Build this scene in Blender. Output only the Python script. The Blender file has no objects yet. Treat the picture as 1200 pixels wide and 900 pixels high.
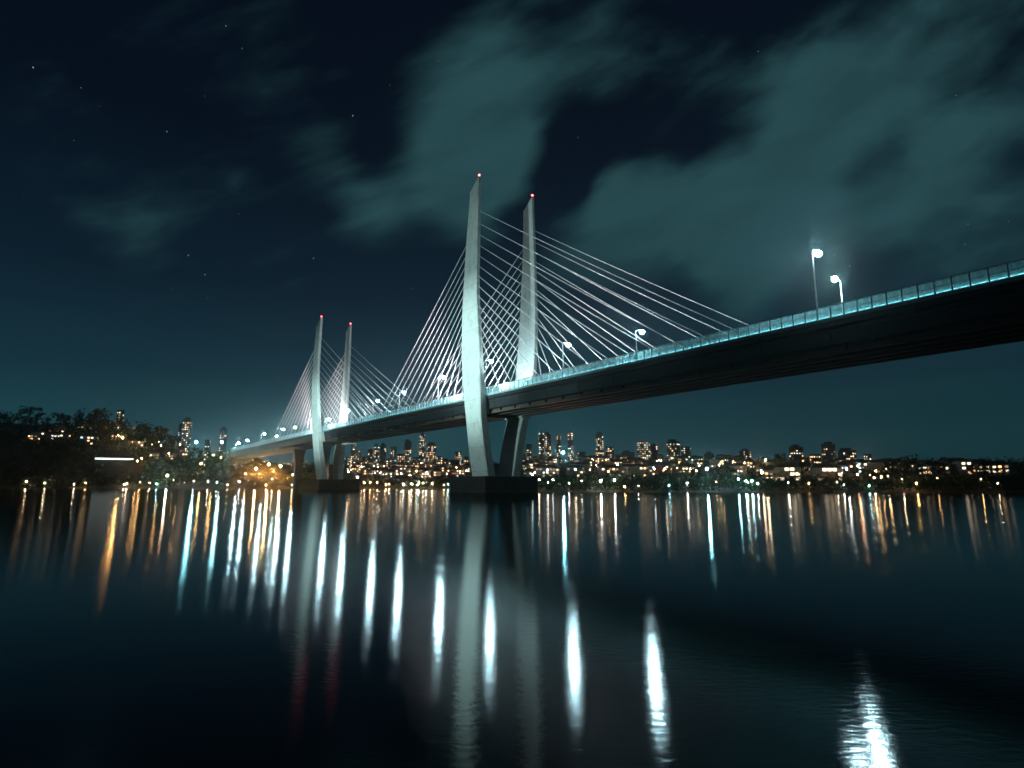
import bpy, bmesh, math, random
from mathutils import Vector, Matrix, noise

random.seed(7)
R = math.radians
scene = bpy.context.scene
col = scene.collection

# ------------------------------------------------------------------ camera
F, CX, CY, HY, CAMH = 690.0, 600.0, 450.0, 567.0, 4.0       # photograph measured at 1200 x 900
TH = math.atan((HY - CY) / F)
cam_d = bpy.data.cameras.new("camera")
cam_d.sensor_width = 36.0
cam_d.lens = 36.0 * F / 1200.0
cam_d.clip_start = 0.2
cam_d.clip_end = 20000
cam = bpy.data.objects.new("camera", cam_d)
col.objects.link(cam)
cam.location = (0, 0, CAMH)
cam.rotation_euler = (R(90) + TH, 0, 0)
scene.camera = cam


def ray(x, y):
    a, b = (x - CX) / F, -(y - CY) / F
    return Vector((a, math.cos(TH) - b * math.sin(TH), math.sin(TH) + b * math.cos(TH)))


def at(x, y, Y):
    r = ray(x, y)
    return Vector((0, 0, CAMH)) + r * (Y / r.y)


# ------------------------------------------------------------------ colour management
scene.view_settings.view_transform = 'Standard'
scene.view_settings.look = 'None'
scene.view_settings.exposure = 0
scene.view_settings.gamma = 1
scene.view_settings.use_curve_mapping = False
try:
    cy = scene.cycles
    cy.max_bounces = 6
    cy.diffuse_bounces = 2
    cy.glossy_bounces = 3
    cy.transmission_bounces = 4
    cy.transparent_max_bounces = 12
    cy.sample_clamp_indirect = 4.0
    cy.use_denoising = True
    cy.use_light_tree = True
    cy.caustics_reflective = False
    cy.caustics_refractive = False
    cy.filter_width = 1.6
    cy.use_adaptive_sampling = False
except Exception as e:
    print(e)


# ------------------------------------------------------------------ materials
def new_mat(name):
    m = bpy.data.materials.new(name)
    m.use_nodes = True
    nt = m.node_tree
    for n in list(nt.nodes):
        nt.nodes.remove(n)
    out = nt.nodes.new('ShaderNodeOutputMaterial')
    return m, nt, out


def N(nt, kind, **kw):
    n = nt.nodes.new(kind)
    for k, v in kw.items():
        if k in n.inputs:
            n.inputs[k].default_value = v
        else:
            setattr(n, k, v)
    return n


def noisy(name, c1, c2, scale=1.0, rough=0.7, bump=0.1, metallic=0.0, detail=6, stretch=(1, 1, 1), spec=0.5):
    """A Principled material whose colour wanders between c1 and c2."""
    m, nt, out = new_mat(name)
    tc = N(nt, 'ShaderNodeTexCoord')
    mp = N(nt, 'ShaderNodeMapping')
    mp.inputs['Scale'].default_value = stretch
    nt.links.new(tc.outputs['Object'], mp.inputs['Vector'])
    nz = N(nt, 'ShaderNodeTexNoise', Scale=scale, Detail=detail, Roughness=0.6)
    nt.links.new(mp.outputs['Vector'], nz.inputs['Vector'])
    cr = N(nt, 'ShaderNodeValToRGB')
    cr.color_ramp.elements[0].position = 0.3
    cr.color_ramp.elements[1].position = 0.7
    cr.color_ramp.elements[0].color = (*c1, 1)
    cr.color_ramp.elements[1].color = (*c2, 1)
    nt.links.new(nz.outputs['Fac'], cr.inputs['Fac'])
    b = N(nt, 'ShaderNodeBsdfPrincipled', Roughness=rough, Metallic=metallic)
    b.inputs['Specular IOR Level'].default_value = spec
    nt.links.new(cr.outputs['Color'], b.inputs['Base Color'])
    if bump:
        bp = N(nt, 'ShaderNodeBump', Strength=bump, Distance=0.05)
        nt.links.new(nz.outputs['Fac'], bp.inputs['Height'])
        nt.links.new(bp.outputs['Normal'], b.inputs['Normal'])
    nt.links.new(b.outputs['BSDF'], out.inputs['Surface'])
    return m


def glow(name, c, strength, sampled=True):
    m, nt, out = new_mat(name)
    e = N(nt, 'ShaderNodeEmission', Color=(*c, 1), Strength=strength)
    nt.links.new(e.outputs[0], out.inputs['Surface'])
    try:
        m.cycles.emission_sampling = 'AUTO' if sampled else 'NONE'
    except Exception:
        pass
    return m


def concrete_mat(name):
    """Cast concrete: lift joints every few metres, vertical streaks, mottling."""
    m, nt, out = new_mat(name)
    tc = N(nt, 'ShaderNodeTexCoord')
    n1 = N(nt, 'ShaderNodeTexNoise', Scale=0.35, Detail=8, Roughness=0.65)
    nt.links.new(tc.outputs['Object'], n1.inputs['Vector'])
    mp = N(nt, 'ShaderNodeMapping')
    mp.inputs['Scale'].default_value = (1.6, 1.6, 0.05)
    nt.links.new(tc.outputs['Object'], mp.inputs['Vector'])
    n2 = N(nt, 'ShaderNodeTexNoise', Scale=1.2, Detail=5, Roughness=0.6)
    nt.links.new(mp.outputs['Vector'], n2.inputs['Vector'])
    mix = N(nt, 'ShaderNodeMath', operation='ADD')
    nt.links.new(n1.outputs['Fac'], mix.inputs[0])
    nt.links.new(n2.outputs['Fac'], mix.inputs[1])
    cr = N(nt, 'ShaderNodeValToRGB')
    cr.color_ramp.elements[0].position = 0.6
    cr.color_ramp.elements[1].position = 0.98
    cr.color_ramp.elements[0].color = (0.25, 0.27, 0.26, 1)
    cr.color_ramp.elements[1].color = (0.56, 0.58, 0.56, 1)
    nt.links.new(mix.outputs[0], cr.inputs['Fac'])
    sp = N(nt, 'ShaderNodeSeparateXYZ')
    nt.links.new(tc.outputs['Object'], sp.inputs[0])
    md = N(nt, 'ShaderNodeMath', operation='PINGPONG')
    nt.links.new(sp.outputs['Z'], md.inputs[0])
    md.inputs[1].default_value = 4.1
    ln = N(nt, 'ShaderNodeMapRange')
    nt.links.new(md.outputs[0], ln.inputs['Value'])
    ln.inputs['From Min'].default_value = 0.10
    ln.inputs['From Max'].default_value = 0.22
    ln.inputs['To Min'].default_value = 0.84
    ln.inputs['To Max'].default_value = 1.0
    mul = N(nt, 'ShaderNodeMixRGB', blend_type='MULTIPLY')
    mul.inputs['Fac'].default_value = 1
    nt.links.new(cr.outputs['Color'], mul.inputs['Color1'])
    nt.links.new(ln.outputs['Result'], mul.inputs['Color2'])
    b = N(nt, 'ShaderNodeBsdfPrincipled', Roughness=0.8)
    nt.links.new(mul.outputs['Color'], b.inputs['Base Color'])
    bp = N(nt, 'ShaderNodeBump', Strength=0.25, Distance=0.08)
    nt.links.new(mix.outputs[0], bp.inputs['Height'])
    nt.links.new(bp.outputs['Normal'], b.inputs['Normal'])
    nt.links.new(b.outputs['BSDF'], out.inputs['Surface'])
    return m


def facade_mat(name, c, glassc, sx=3.0, sz=3.2):
    """Dark facade with rows of unlit glazing."""
    m, nt, out = new_mat(name)
    tc = N(nt, 'ShaderNodeTexCoord')
    sp = N(nt, 'ShaderNodeSeparateXYZ')
    nt.links.new(tc.outputs['Object'], sp.inputs[0])
    ax = N(nt, 'ShaderNodeMath', operation='ADD')
    nt.links.new(sp.outputs['X'], ax.inputs[0])
    nt.links.new(sp.outputs['Y'], ax.inputs[1])

    def band(sock, period, duty):
        a = N(nt, 'ShaderNodeMath', operation='DIVIDE')
        nt.links.new(sock, a.inputs[0])
        a.inputs[1].default_value = period
        f = N(nt, 'ShaderNodeMath', operation='FRACT')
        nt.links.new(a.outputs[0], f.inputs[0])
        g = N(nt, 'ShaderNodeMath', operation='LESS_THAN')
        nt.links.new(f.outputs[0], g.inputs[0])
        g.inputs[1].default_value = duty
        return g.outputs[0]
    mu = N(nt, 'ShaderNodeMath', operation='MULTIPLY')
    nt.links.new(band(ax.outputs[0], sx, 0.6), mu.inputs[0])
    nt.links.new(band(sp.outputs['Z'], sz, 0.5), mu.inputs[1])
    mx = N(nt, 'ShaderNodeMixRGB')
    nt.links.new(mu.outputs[0], mx.inputs['Fac'])
    mx.inputs['Color1'].default_value = (*c, 1)
    mx.inputs['Color2'].default_value = (*glassc, 1)
    rg = N(nt, 'ShaderNodeMapRange')
    nt.links.new(mu.outputs[0], rg.inputs['Value'])
    rg.inputs['To Min'].default_value = 0.8
    rg.inputs['To Max'].default_value = 0.15
    b = N(nt, 'ShaderNodeBsdfPrincipled')
    nt.links.new(mx.outputs[0], b.inputs['Base Color'])
    nt.links.new(rg.outputs[0], b.inputs['Roughness'])
    nt.links.new(b.outputs['BSDF'], out.inputs['Surface'])
    return m


def leaf_mat(name, c1, c2):
    m, nt, out = new_mat(name)
    g = N(nt, 'ShaderNodeNewGeometry')
    cr = N(nt, 'ShaderNodeValToRGB')
    cr.color_ramp.elements[0].color = (*c1, 1)
    cr.color_ramp.elements[1].color = (*c2, 1)
    nt.links.new(g.outputs['Random Per Island'], cr.inputs['Fac'])
    d = N(nt, 'ShaderNodeBsdfDiffuse')
    t = N(nt, 'ShaderNodeBsdfTranslucent')
    nt.links.new(cr.outputs['Color'], d.inputs['Color'])
    nt.links.new(cr.outputs['Color'], t.inputs['Color'])
    mx = N(nt, 'ShaderNodeMixShader', Fac=0.3)
    nt.links.new(d.outputs[0], mx.inputs[1])
    nt.links.new(t.outputs[0], mx.inputs[2])
    nt.links.new(mx.outputs[0], out.inputs['Surface'])
    return m


def screen_mat(name):
    """Frosted, slightly grimy teal safety glass."""
    m, nt, out = new_mat(name)
    tc = N(nt, 'ShaderNodeTexCoord')
    mp = N(nt, 'ShaderNodeMapping')
    mp.inputs['Scale'].default_value = (1, 1.0, 0.22)
    nt.links.new(tc.outputs['Object'], mp.inputs['Vector'])
    nz = N(nt, 'ShaderNodeTexNoise', Scale=1.1, Detail=5, Roughness=0.7)
    nt.links.new(mp.outputs['Vector'], nz.inputs['Vector'])
    mr = N(nt, 'ShaderNodeMapRange')
    mr.inputs['From Min'].default_value = 0.3
    mr.inputs['From Max'].default_value = 0.7
    mr.inputs['To Min'].default_value = 0.15
    mr.inputs['To Max'].default_value = 0.65
    nt.links.new(nz.outputs['Fac'], mr.inputs['Value'])
    c = (0.50, 0.70, 0.72, 1)
    d = N(nt, 'ShaderNodeBsdfDiffuse', Color=c)
    t = N(nt, 'ShaderNodeBsdfTranslucent', Color=c)
    a = N(nt, 'ShaderNodeMixShader', Fac=0.6)
    nt.links.new(d.outputs[0], a.inputs[1])
    nt.links.new(t.outputs[0], a.inputs[2])
    tr = N(nt, 'ShaderNodeBsdfTransparent', Color=(0.75, 0.92, 0.94, 1))
    mx = N(nt, 'ShaderNodeMixShader')
    nt.links.new(mr.outputs[0], mx.inputs['Fac'])
    nt.links.new(tr.outputs[0], mx.inputs[1])
    nt.links.new(a.outputs[0], mx.inputs[2])
    nt.links.new(mx.outputs[0], out.inputs['Surface'])
    return m


def water_mat(name):
    m, nt, out = new_mat(name)
    g = N(nt, 'ShaderNodeNewGeometry')
    mp = N(nt, 'ShaderNodeMapping')
    mp.inputs['Scale'].default_value = (1.0, 2.2, 1)
    nt.links.new(g.outputs['Position'], mp.inputs['Vector'])
    n1 = N(nt, 'ShaderNodeTexNoise', Scale=2.6, Detail=3, Roughness=0.55)
    n2 = N(nt, 'ShaderNodeTexNoise', Scale=0.25, Detail=2, Roughness=0.5)
    nt.links.new(mp.outputs['Vector'], n1.inputs['Vector'])
    nt.links.new(mp.outputs['Vector'], n2.inputs['Vector'])
    bp = N(nt, 'ShaderNodeBump', Strength=1.0, Distance=WATER_RIPPLE)
    nt.links.new(n1.outputs['Fac'], bp.inputs['Height'])
    # patches of wind make the surface rougher here and there
    mr = N(nt, 'ShaderNodeMapRange')
    mr.inputs['From Min'].default_value = 0.35
    mr.inputs['From Max'].default_value = 0.65
    mr.inputs['To Min'].default_value = WATER_ROUGH[0]
    mr.inputs['To Max'].default_value = WATER_ROUGH[1]
    nt.links.new(n2.outputs['Fac'], mr.inputs['Value'])
    gl = N(nt, 'ShaderNodeBsdfAnisotropic')
    gl.distribution = 'BECKMANN'
    gl.inputs['Color'].default_value = (0.95, 0.97, 1.0, 1)
    nt.links.new(mr.outputs[0], gl.inputs['Roughness'])
    nt.links.new(bp.outputs['Normal'], gl.inputs['Normal'])
    gl.inputs['Anisotropy'].default_value = 0.26       # wavelets run along the river: steeper across it than along it
    tv = N(nt, 'ShaderNodeCombineXYZ', X=1.0, Y=0.0, Z=0.0)
    nt.links.new(tv.outputs[0], gl.inputs['Tangent'])
    df = N(nt, 'ShaderNodeBsdfDiffuse', Color=(0.004, 0.010, 0.014, 1))
    fr = N(nt, 'ShaderNodeFresnel', IOR=1.33)
    mx = N(nt, 'ShaderNodeMixShader')
    nt.links.new(fr.outputs[0], mx.inputs['Fac'])
    nt.links.new(df.outputs[0], mx.inputs[1])
    nt.links.new(gl.outputs[0], mx.inputs[2])
    nt.links.new(mx.outputs[0], out.inputs['Surface'])
    return m


WATER_ROUGH = (0.122, 0.136)
WATER_RIPPLE = 0.0035
HAZE = 0.00016
LAMP_R = 0.60
LAMP_E = 1000.0

M = {
    'concrete': concrete_mat('cast_concrete'),
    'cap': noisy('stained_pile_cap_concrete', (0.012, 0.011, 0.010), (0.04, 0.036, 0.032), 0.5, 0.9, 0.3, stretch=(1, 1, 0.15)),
    'girder': noisy('dark_painted_steel', (0.010, 0.013, 0.015), (0.020, 0.025, 0.029), 0.4, 0.55, 0.0, stretch=(1, 0.15, 1)),
    'soffit': noisy('brown_mottled_steel', (0.035, 0.024, 0.02), (0.11, 0.075, 0.06), 0.35, 0.7, 0.1, stretch=(1, 0.05, 1)),  # plain brown tone, mottled lengthwise
    'edge': noisy('pale_edge_beam', (0.30, 0.34, 0.35), (0.45, 0.5, 0.5), 0.8, 0.7, 0.1),
    'asphalt': noisy('asphalt', (0.035, 0.035, 0.037), (0.065, 0.065, 0.066), 3, 0.9, 0.2),
    'paint': noisy('road_paint', (0.6, 0.6, 0.58), (0.8, 0.8, 0.78), 3, 0.7, 0.0),
    'cable': noisy('pale_cable_sheath', (0.70, 0.67, 0.67), (0.80, 0.77, 0.77), 0.3, 0.5, 0.0),
    'steel': noisy('galvanised_steel', (0.42, 0.44, 0.45), (0.6, 0.62, 0.63), 2.0, 0.45, 0.05, metallic=0.3),
    'white': noisy('white_painted_steel', (0.62, 0.66, 0.66), (0.78, 0.8, 0.8), 2.0, 0.45, 0.0),
    'dark': noisy('dark_grey_metal', (0.03, 0.032, 0.035), (0.06, 0.062, 0.066), 3.0, 0.5, 0.0),
    'screen': screen_mat('frosted_safety_glass'),
    'lamp_cool': glow('cool_white_lamp', (0.56, 0.92, 1.0), LAMP_E),
    'led': glow('cyan_light_strip', (0.28, 0.85, 0.92), 4.0, False),
    'beacon': glow('red_warning_lamp', (1.0, 0.05, 0.05), 40.0),
    'flood': glow('floodlight_lens', (0.75, 1.0, 0.97), 20.0, False),
    'win_warm': glow('warm_lit_window', (1.0, 0.55, 0.24), 3.2, False),
    'win_soft': glow('soft_white_lit_window', (1.0, 0.78, 0.52), 2.9, False),
    'win_cool': glow('cool_lit_window', (0.62, 0.92, 1.0), 2.0, False),
    'win_dim': glow('dim_lit_window', (0.95, 0.62, 0.40), 0.6, False),
    'roof': noisy('dark_roof_tiles', (0.03, 0.022, 0.02), (0.07, 0.05, 0.045), 1.5, 0.85, 0.1),
    'bark': noisy('bark', (0.03, 0.024, 0.018), (0.07, 0.055, 0.04), 2.0, 0.9, 0.2),
    'leaf_a': leaf_mat('dark_leaves', (0.018, 0.032, 0.016), (0.05, 0.075, 0.03)),
    'leaf_b': leaf_mat('olive_leaves', (0.03, 0.038, 0.014), (0.075, 0.08, 0.03)),
    'leaf_dry': leaf_mat('dry_leaves', (0.06, 0.05, 0.018), (0.16, 0.13, 0.045)),
    'water': water_mat('river_water'),
}
for i, (c, g) in enumerate([((0.07, 0.085, 0.09), (0.012, 0.02, 0.025)), ((0.10, 0.09, 0.08), (0.015, 0.018, 0.022)),
                            ((0.045, 0.06, 0.07), (0.01, 0.016, 0.02)), ((0.12, 0.125, 0.12), (0.014, 0.02, 0.024))]):
    M['facade%d' % i] = facade_mat('facade_%s' % ('grey', 'tan', 'slate', 'cream')[i], c, g)
M['wall_cream'] = noisy('cream_render', (0.22, 0.19, 0.15), (0.32, 0.28, 0.22), 0.5, 0.85, 0.05)
M['wall_grey'] = noisy('grey_render', (0.14, 0.15, 0.15), (0.22, 0.23, 0.23), 0.5, 0.85, 0.05)
M['wall_brick'] = noisy('red_brick', (0.16, 0.07, 0.05), (0.24, 0.11, 0.08), 3.0, 0.9, 0.1)


# ------------------------------------------------------------------ object helpers
def tag(o, label=None, cat=None, group=None, kind=None):
    for k, v in (('label', label), ('category', cat), ('group', group), ('kind', kind)):
        if v:
            o[k] = v
    return o


def empty(name, loc=(0, 0, 0), rz=0.0):
    o = bpy.data.objects.new(name, None)
    o.empty_display_size = 0.5
    col.objects.link(o)
    o.location = loc
    o.rotation_euler = (0, 0, rz)
    return o


class MB:
    """Collects shapes into one mesh."""

    def __init__(self):
        self.v, self.f, self.mi = [], [], []

    def add(self, vs, fs, mi=0):
        b = len(self.v)
        self.v += [tuple(p) for p in vs]
        self.f += [tuple(b + i for i in q) for q in fs]
        self.mi += [mi] * len(fs)
        return self

    def box(self, x0, y0, z0, x1, y1, z1, mi=0):
        vs = [(x0, y0, z0), (x1, y0, z0), (x1, y1, z0), (x0, y1, z0), (x0, y0, z1), (x1, y0, z1), (x1, y1, z1), (x0, y1, z1)]
        return self.add(vs, [(0, 3, 2, 1), (4, 5, 6, 7), (0, 1, 5, 4), (1, 2, 6, 5), (2, 3, 7, 6), (3, 0, 4, 7)], mi)

    def tube(self, pts, rad, n=8, mi=0):
        pts = [Vector(p) for p in pts]
        rad = rad if isinstance(rad, (list, tuple)) else [rad] * len(pts)
        vs, fs = [], []
        for i, p in enumerate(pts):
            a = pts[max(i - 1, 0)]
            b = pts[min(i + 1, len(pts) - 1)]
            t = (b - a).normalized()
            u = t.cross(Vector((0, 0, 1)) if abs(t.z) < 0.95 else Vector((1, 0, 0))).normalized()
            w = t.cross(u)
            for k in range(n):
                q = 2 * math.pi * k / n
                vs.append(p + (u * math.cos(q) + w * math.sin(q)) * rad[i])
        m = len(pts)
        for i in range(m - 1):
            for k in range(n):
                fs.append((i * n + k, i * n + (k + 1) % n, (i + 1) * n + (k + 1) % n, (i + 1) * n + k))
        fs.append(tuple(reversed(range(n))))
        fs.append(tuple((m - 1) * n + k for k in range(n)))
        return self.add(vs, fs, mi)

    def loft(self, rings, mi=0):
        n = len(rings[0])
        vs = [p for r in rings for p in r]
        fs = []
        for i in range(len(rings) - 1):
            for k in range(n):
                fs.append((i * n + k, i * n + (k + 1) % n, (i + 1) * n + (k + 1) % n, (i + 1) * n + k))
        fs.append(tuple(reversed(range(n))))
        fs.append(tuple((len(rings) - 1) * n + k for k in range(n)))
        return self.add(vs, fs, mi)

    def mesh(self, name, *mats):
        me = bpy.data.meshes.new(name)
        me.from_pydata(self.v, [], self.f)
        for m in mats:
            me.materials.append(m)
        if len(mats) > 1:
            for p, i in zip(me.polygons, self.mi):
                p.material_index = i
        bm = bmesh.new()
        bm.from_mesh(me)
        bmesh.ops.recalc_face_normals(bm, faces=bm.faces)
        bm.to_mesh(me)
        bm.free()
        return me

    def build(self, name, mat, parent=None, smooth=False, loc=(0, 0, 0), rz=0.0):
        mats = mat if isinstance(mat, (list, tuple)) else [mat]
        return link(name, self.mesh(name, *mats), parent, smooth, loc, rz)


def link(name, me, parent=None, smooth=False, loc=(0, 0, 0), rz=0.0):
    o = bpy.data.objects.new(name, me)
    col.objects.link(o)
    o.parent = parent
    o.location = loc
    o.rotation_euler = (0, 0, rz)
    if smooth:
        for p in me.polygons:
            p.use_smooth = True
    return o


def ball_mesh(name, r, mat, sub=1, squash=1.0):
    bm = bmesh.new()
    bmesh.ops.create_icosphere(bm, subdivisions=sub, radius=r)
    for v in bm.verts:
        v.co.z *= squash
    me = bpy.data.meshes.new(name)
    bm.to_mesh(me)
    bm.free()
    for p in me.polygons:
        p.use_smooth = True
    me.materials.append(mat)
    return me


# ------------------------------------------------------------------ world: night sky with drifting cloud
def build_world():
    w = bpy.data.worlds.new("World")
    scene.world = w
    w.use_nodes = True
    nt = w.node_tree
    for n in list(nt.nodes):
        nt.nodes.remove(n)
    L = nt.links.new
    out = N(nt, 'ShaderNodeOutputWorld')
    bg = N(nt, 'ShaderNodeBackground', Strength=1.0)
    L(bg.outputs[0], out.inputs['Surface'])
    tc = N(nt, 'ShaderNodeTexCoord')
    D = tc.outputs['Generated']
    sep = N(nt, 'ShaderNodeSeparateXYZ')
    L(D, sep.inputs[0])

    def math_(op, a, b=None, clamp=False):
        n = N(nt, 'ShaderNodeMath', operation=op)
        n.use_clamp = clamp
        for i, s in enumerate((a, b)):
            if s is None:
                continue
            if isinstance(s, (int, float)):
                n.inputs[i].default_value = s
            else:
                L(s, n.inputs[i])
        return n.outputs[0]

    def rng(v, a, b, c, d, smooth=True):
        n = N(nt, 'ShaderNodeMapRange')
        n.interpolation_type = 'SMOOTHSTEP' if smooth else 'LINEAR'
        L(v, n.inputs['Value'])
        for k, x in zip(('From Min', 'From Max', 'To Min', 'To Max'), (a, b, c, d)):
            n.inputs[k].default_value = x
        return n.outputs['Result']

    # airglow of the city: teal near the horizon, navy overhead
    ramp = N(nt, 'ShaderNodeValToRGB')
    L(sep.outputs['Z'], ramp.inputs['Fac'])
    e = ramp.color_ramp.elements
    e[0].position, e[0].color = 0.0, (0.0150, 0.080, 0.098, 1)
    e[1].position, e[1].color = 1.0, (0.0008, 0.0022, 0.006, 1)
    for p, c in ((0.06, (0.0122, 0.065, 0.082, 1)), (0.16, (0.0062, 0.030, 0.046, 1)), (0.30, (0.0030, 0.0125, 0.024, 1)), (0.5, (0.0014, 0.0045, 0.0115, 1))):
        el = e.new(p)
        el.color = c
    base = ramp.outputs['Color']

    # Nishita twilight, very faint, under it
    sky = N(nt, 'ShaderNodeTexSky')
    sky.sky_type = 'NISHITA'
    sky.sun_disc = False
    sky.sun_elevation = R(2)
    sky.sun_rotation = R(200)
    mixs = N(nt, 'ShaderNodeMixRGB', blend_type='ADD')
    mixs.inputs['Fac'].default_value = 0.0012
    L(base, mixs.inputs['Color1'])
    L(sky.outputs[0], mixs.inputs['Color2'])
    base = mixs.outputs['Color']

    # wind-drawn noise: stretched along the drift of the cloud
    def drawn(scale, stretch, tilt, detail, distort=0.0):
        mp_ = N(nt, 'ShaderNodeMapping')
        mp_.vector_type = 'TEXTURE'
        mp_.inputs['Rotation'].default_value = (0, tilt, 0)
        mp_.inputs['Scale'].default_value = stretch
        L(D, mp_.inputs['Vector'])
        nn = N(nt, 'ShaderNodeTexNoise', Scale=scale, Detail=detail, Roughness=0.52, Distortion=distort)
        L(mp_.outputs[0], nn.inputs['Vector'])
        return nn.outputs
    wv = drawn(2.6, (1.6, 1.0, 0.8), R(-24), 3)['Color']
    sub = N(nt, 'ShaderNodeVectorMath', operation='SUBTRACT')
    L(wv, sub.inputs[0])
    sub.inputs[1].default_value = (0.5, 0.5, 0.5)
    sc = N(nt, 'ShaderNodeVectorMath', operation='SCALE')
    L(sub.outputs[0], sc.inputs[0])
    sc.inputs['Scale'].default_value = 0.16
    ad = N(nt, 'ShaderNodeVectorMath', operation='ADD')
    L(D, ad.inputs[0])
    L(sc.outputs[0], ad.inputs[1])
    W = ad.outputs[0]
    banks = [  # where the cloud banks hang: bearing, angular radius, density
        (575, 170, 105, .9), (520, 225, 90, .7), (560, 255, 60, .4), (600, 90, 110, .6), (455, 262, 50, .38), (388, 180, 48, .42), (440, 250, 40, .2),
        (760, 235, 105, .9), (700, 275, 75, .7), (840, 240, 110, .8), (850, 300, 60, .35), (950, 200, 120, .8), (1020, 240, 110, .6),
        (905, 285, 80, .4), (730, 205, 60, .4), (1120, 170, 130, .6), (1000, 60, 130, .6), (880, 352, 55, .42), (1150, 330, 80, .35), (640, 290, 60, .35),
        (170, 285, 60, .3), (720, 40, 80, .4), (300, 60, 90, .3)]
    dens = None
    for x, y, r, k in banks:
        c = ray(x, y).normalized()
        dn = N(nt, 'ShaderNodeVectorMath', operation='DISTANCE')
        L(W, dn.inputs[0])
        dn.inputs[1].default_value = c
        b = rng(dn.outputs['Value'], 0.0, 1.25 * r / F, k, 0.0)
        dens = b if dens is None else math_('ADD', dens, b)
    dens = math_('MINIMUM', dens, 1.15)
    for x, y, r, k in ((672, 200, 52, .85), (655, 240, 42, .6), (690, 160, 45, .6), (800, 168, 48, .55), (850, 160, 45, .55), (905, 148, 45, .4), (1055, 200, 45, .6), (740, 160, 35, .5), (470, 190, 40, .5), (1010, 290, 50, .4), (610, 270, 35, .6)):
        c = ray(x, y).normalized()
        dn = N(nt, 'ShaderNodeVectorMath', operation='DISTANCE')
        L(W, dn.inputs[0])
        dn.inputs[1].default_value = c
        b = rng(dn.outputs['Value'], 0.1 * r / F, 1.3 * r / F, k, 0.0)
        dens = math_('SUBTRACT', dens, b)
    st1 = drawn(5.5, (2.6, 1.0, 0.75), R(-24), 5, 0.3)['Fac']
    st2 = drawn(16.0, (3.2, 1.0, 0.8), R(-20), 4, 0.2)['Fac']
    dens = math_('ADD', dens, math_('MULTIPLY', math_('SUBTRACT', st1, 0.5), 1.25))
    dens = math_('ADD', dens, math_('MULTIPLY', math_('SUBTRACT', st2, 0.5), 0.95))
    dens = math_('MULTIPLY', rng(dens, 0.12, 1.15, 0.0, 1.0), rng(st2, 0.25, 0.75, 0.75, 1.0))
    # thin flat streaks low over the city, towards the right
    mp = N(nt, 'ShaderNodeMapping')
    mp.inputs['Scale'].default_value = (2.0, 2.0, 16.0)
    L(D, mp.inputs['Vector'])
    n3 = N(nt, 'ShaderNodeTexNoise', Scale=1.6, Detail=4, Roughness=0.5)
    L(mp.outputs[0], n3.inputs['Vector'])
    low = math_('MULTIPLY', rng(n3.outputs['Fac'], 0.5, 0.72, 0.0, 0.30), rng(sep.outputs['Z'], 0.02, 0.30, 1.0, 0.0))
    dens = math_('MAXIMUM', dens, low)
    cm = N(nt, 'ShaderNodeMixRGB')
    L(dens, cm.inputs['Fac'])
    L(base, cm.inputs['Color1'])
    cm.inputs['Color2'].default_value = (0.0215, 0.070, 0.080, 1)

    # the right-hand horizon is a little darker than the left
    az = rng(sep.outputs['X'], -0.3, 0.75, 1.0, 0.62)
    ms = N(nt, 'ShaderNodeVectorMath', operation='SCALE')
    lowz = rng(sep.outputs['Z'], 0.05, 0.35, 1.0, 0.0)
    fac = math_('ADD', math_('MULTIPLY', az, lowz), math_('SUBTRACT', 1.0, lowz))
    L(cm.outputs[0], ms.inputs[0])
    L(fac, ms.inputs['Scale'])

    # stars where the cloud leaves gaps
    vo = N(nt, 'ShaderNodeTexVoronoi', Scale=55.0)
    L(D, vo.inputs['Vector'])
    st = rng(vo.outputs['Distance'], 0.02, 0.058, 1.0, 0.0)
    sc2 = N(nt, 'ShaderNodeSeparateColor')
    L(vo.outputs['Color'], sc2.inputs[0])
    st = math_('MULTIPLY', st, rng(sc2.outputs[0], 0.5, 1.0, 0.0, 0.5))
    st = math_('MULTIPLY', st, math_('SUBTRACT', 1.0, math_('MULTIPLY', dens, 1.3), True))
    st = math_('MULTIPLY', st, rng(sep.outputs['Z'], 0.12, 0.35, 0.1, 1.0))
    sa = N(nt, 'ShaderNodeVectorMath', operation='ADD')
    cs = N(nt, 'ShaderNodeCombineXYZ')
    for i in range(3):
        L(st, cs.inputs[i])
    L(ms.outputs[0], sa.inputs[0])
    L(cs.outputs[0], sa.inputs[1])
    L(sa.outputs[0], bg.inputs['Color'])


build_world()

moon_d = bpy.data.lights.new("moon", 'SUN')
moon_d.energy = 0.02
moon_d.angle = R(0.5)
moon_d.color = (0.7, 0.95, 1.0)
moon = bpy.data.objects.new("moon", moon_d)
col.objects.link(moon)
moon.rotation_euler = (R(55), 0, R(-20))

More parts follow.
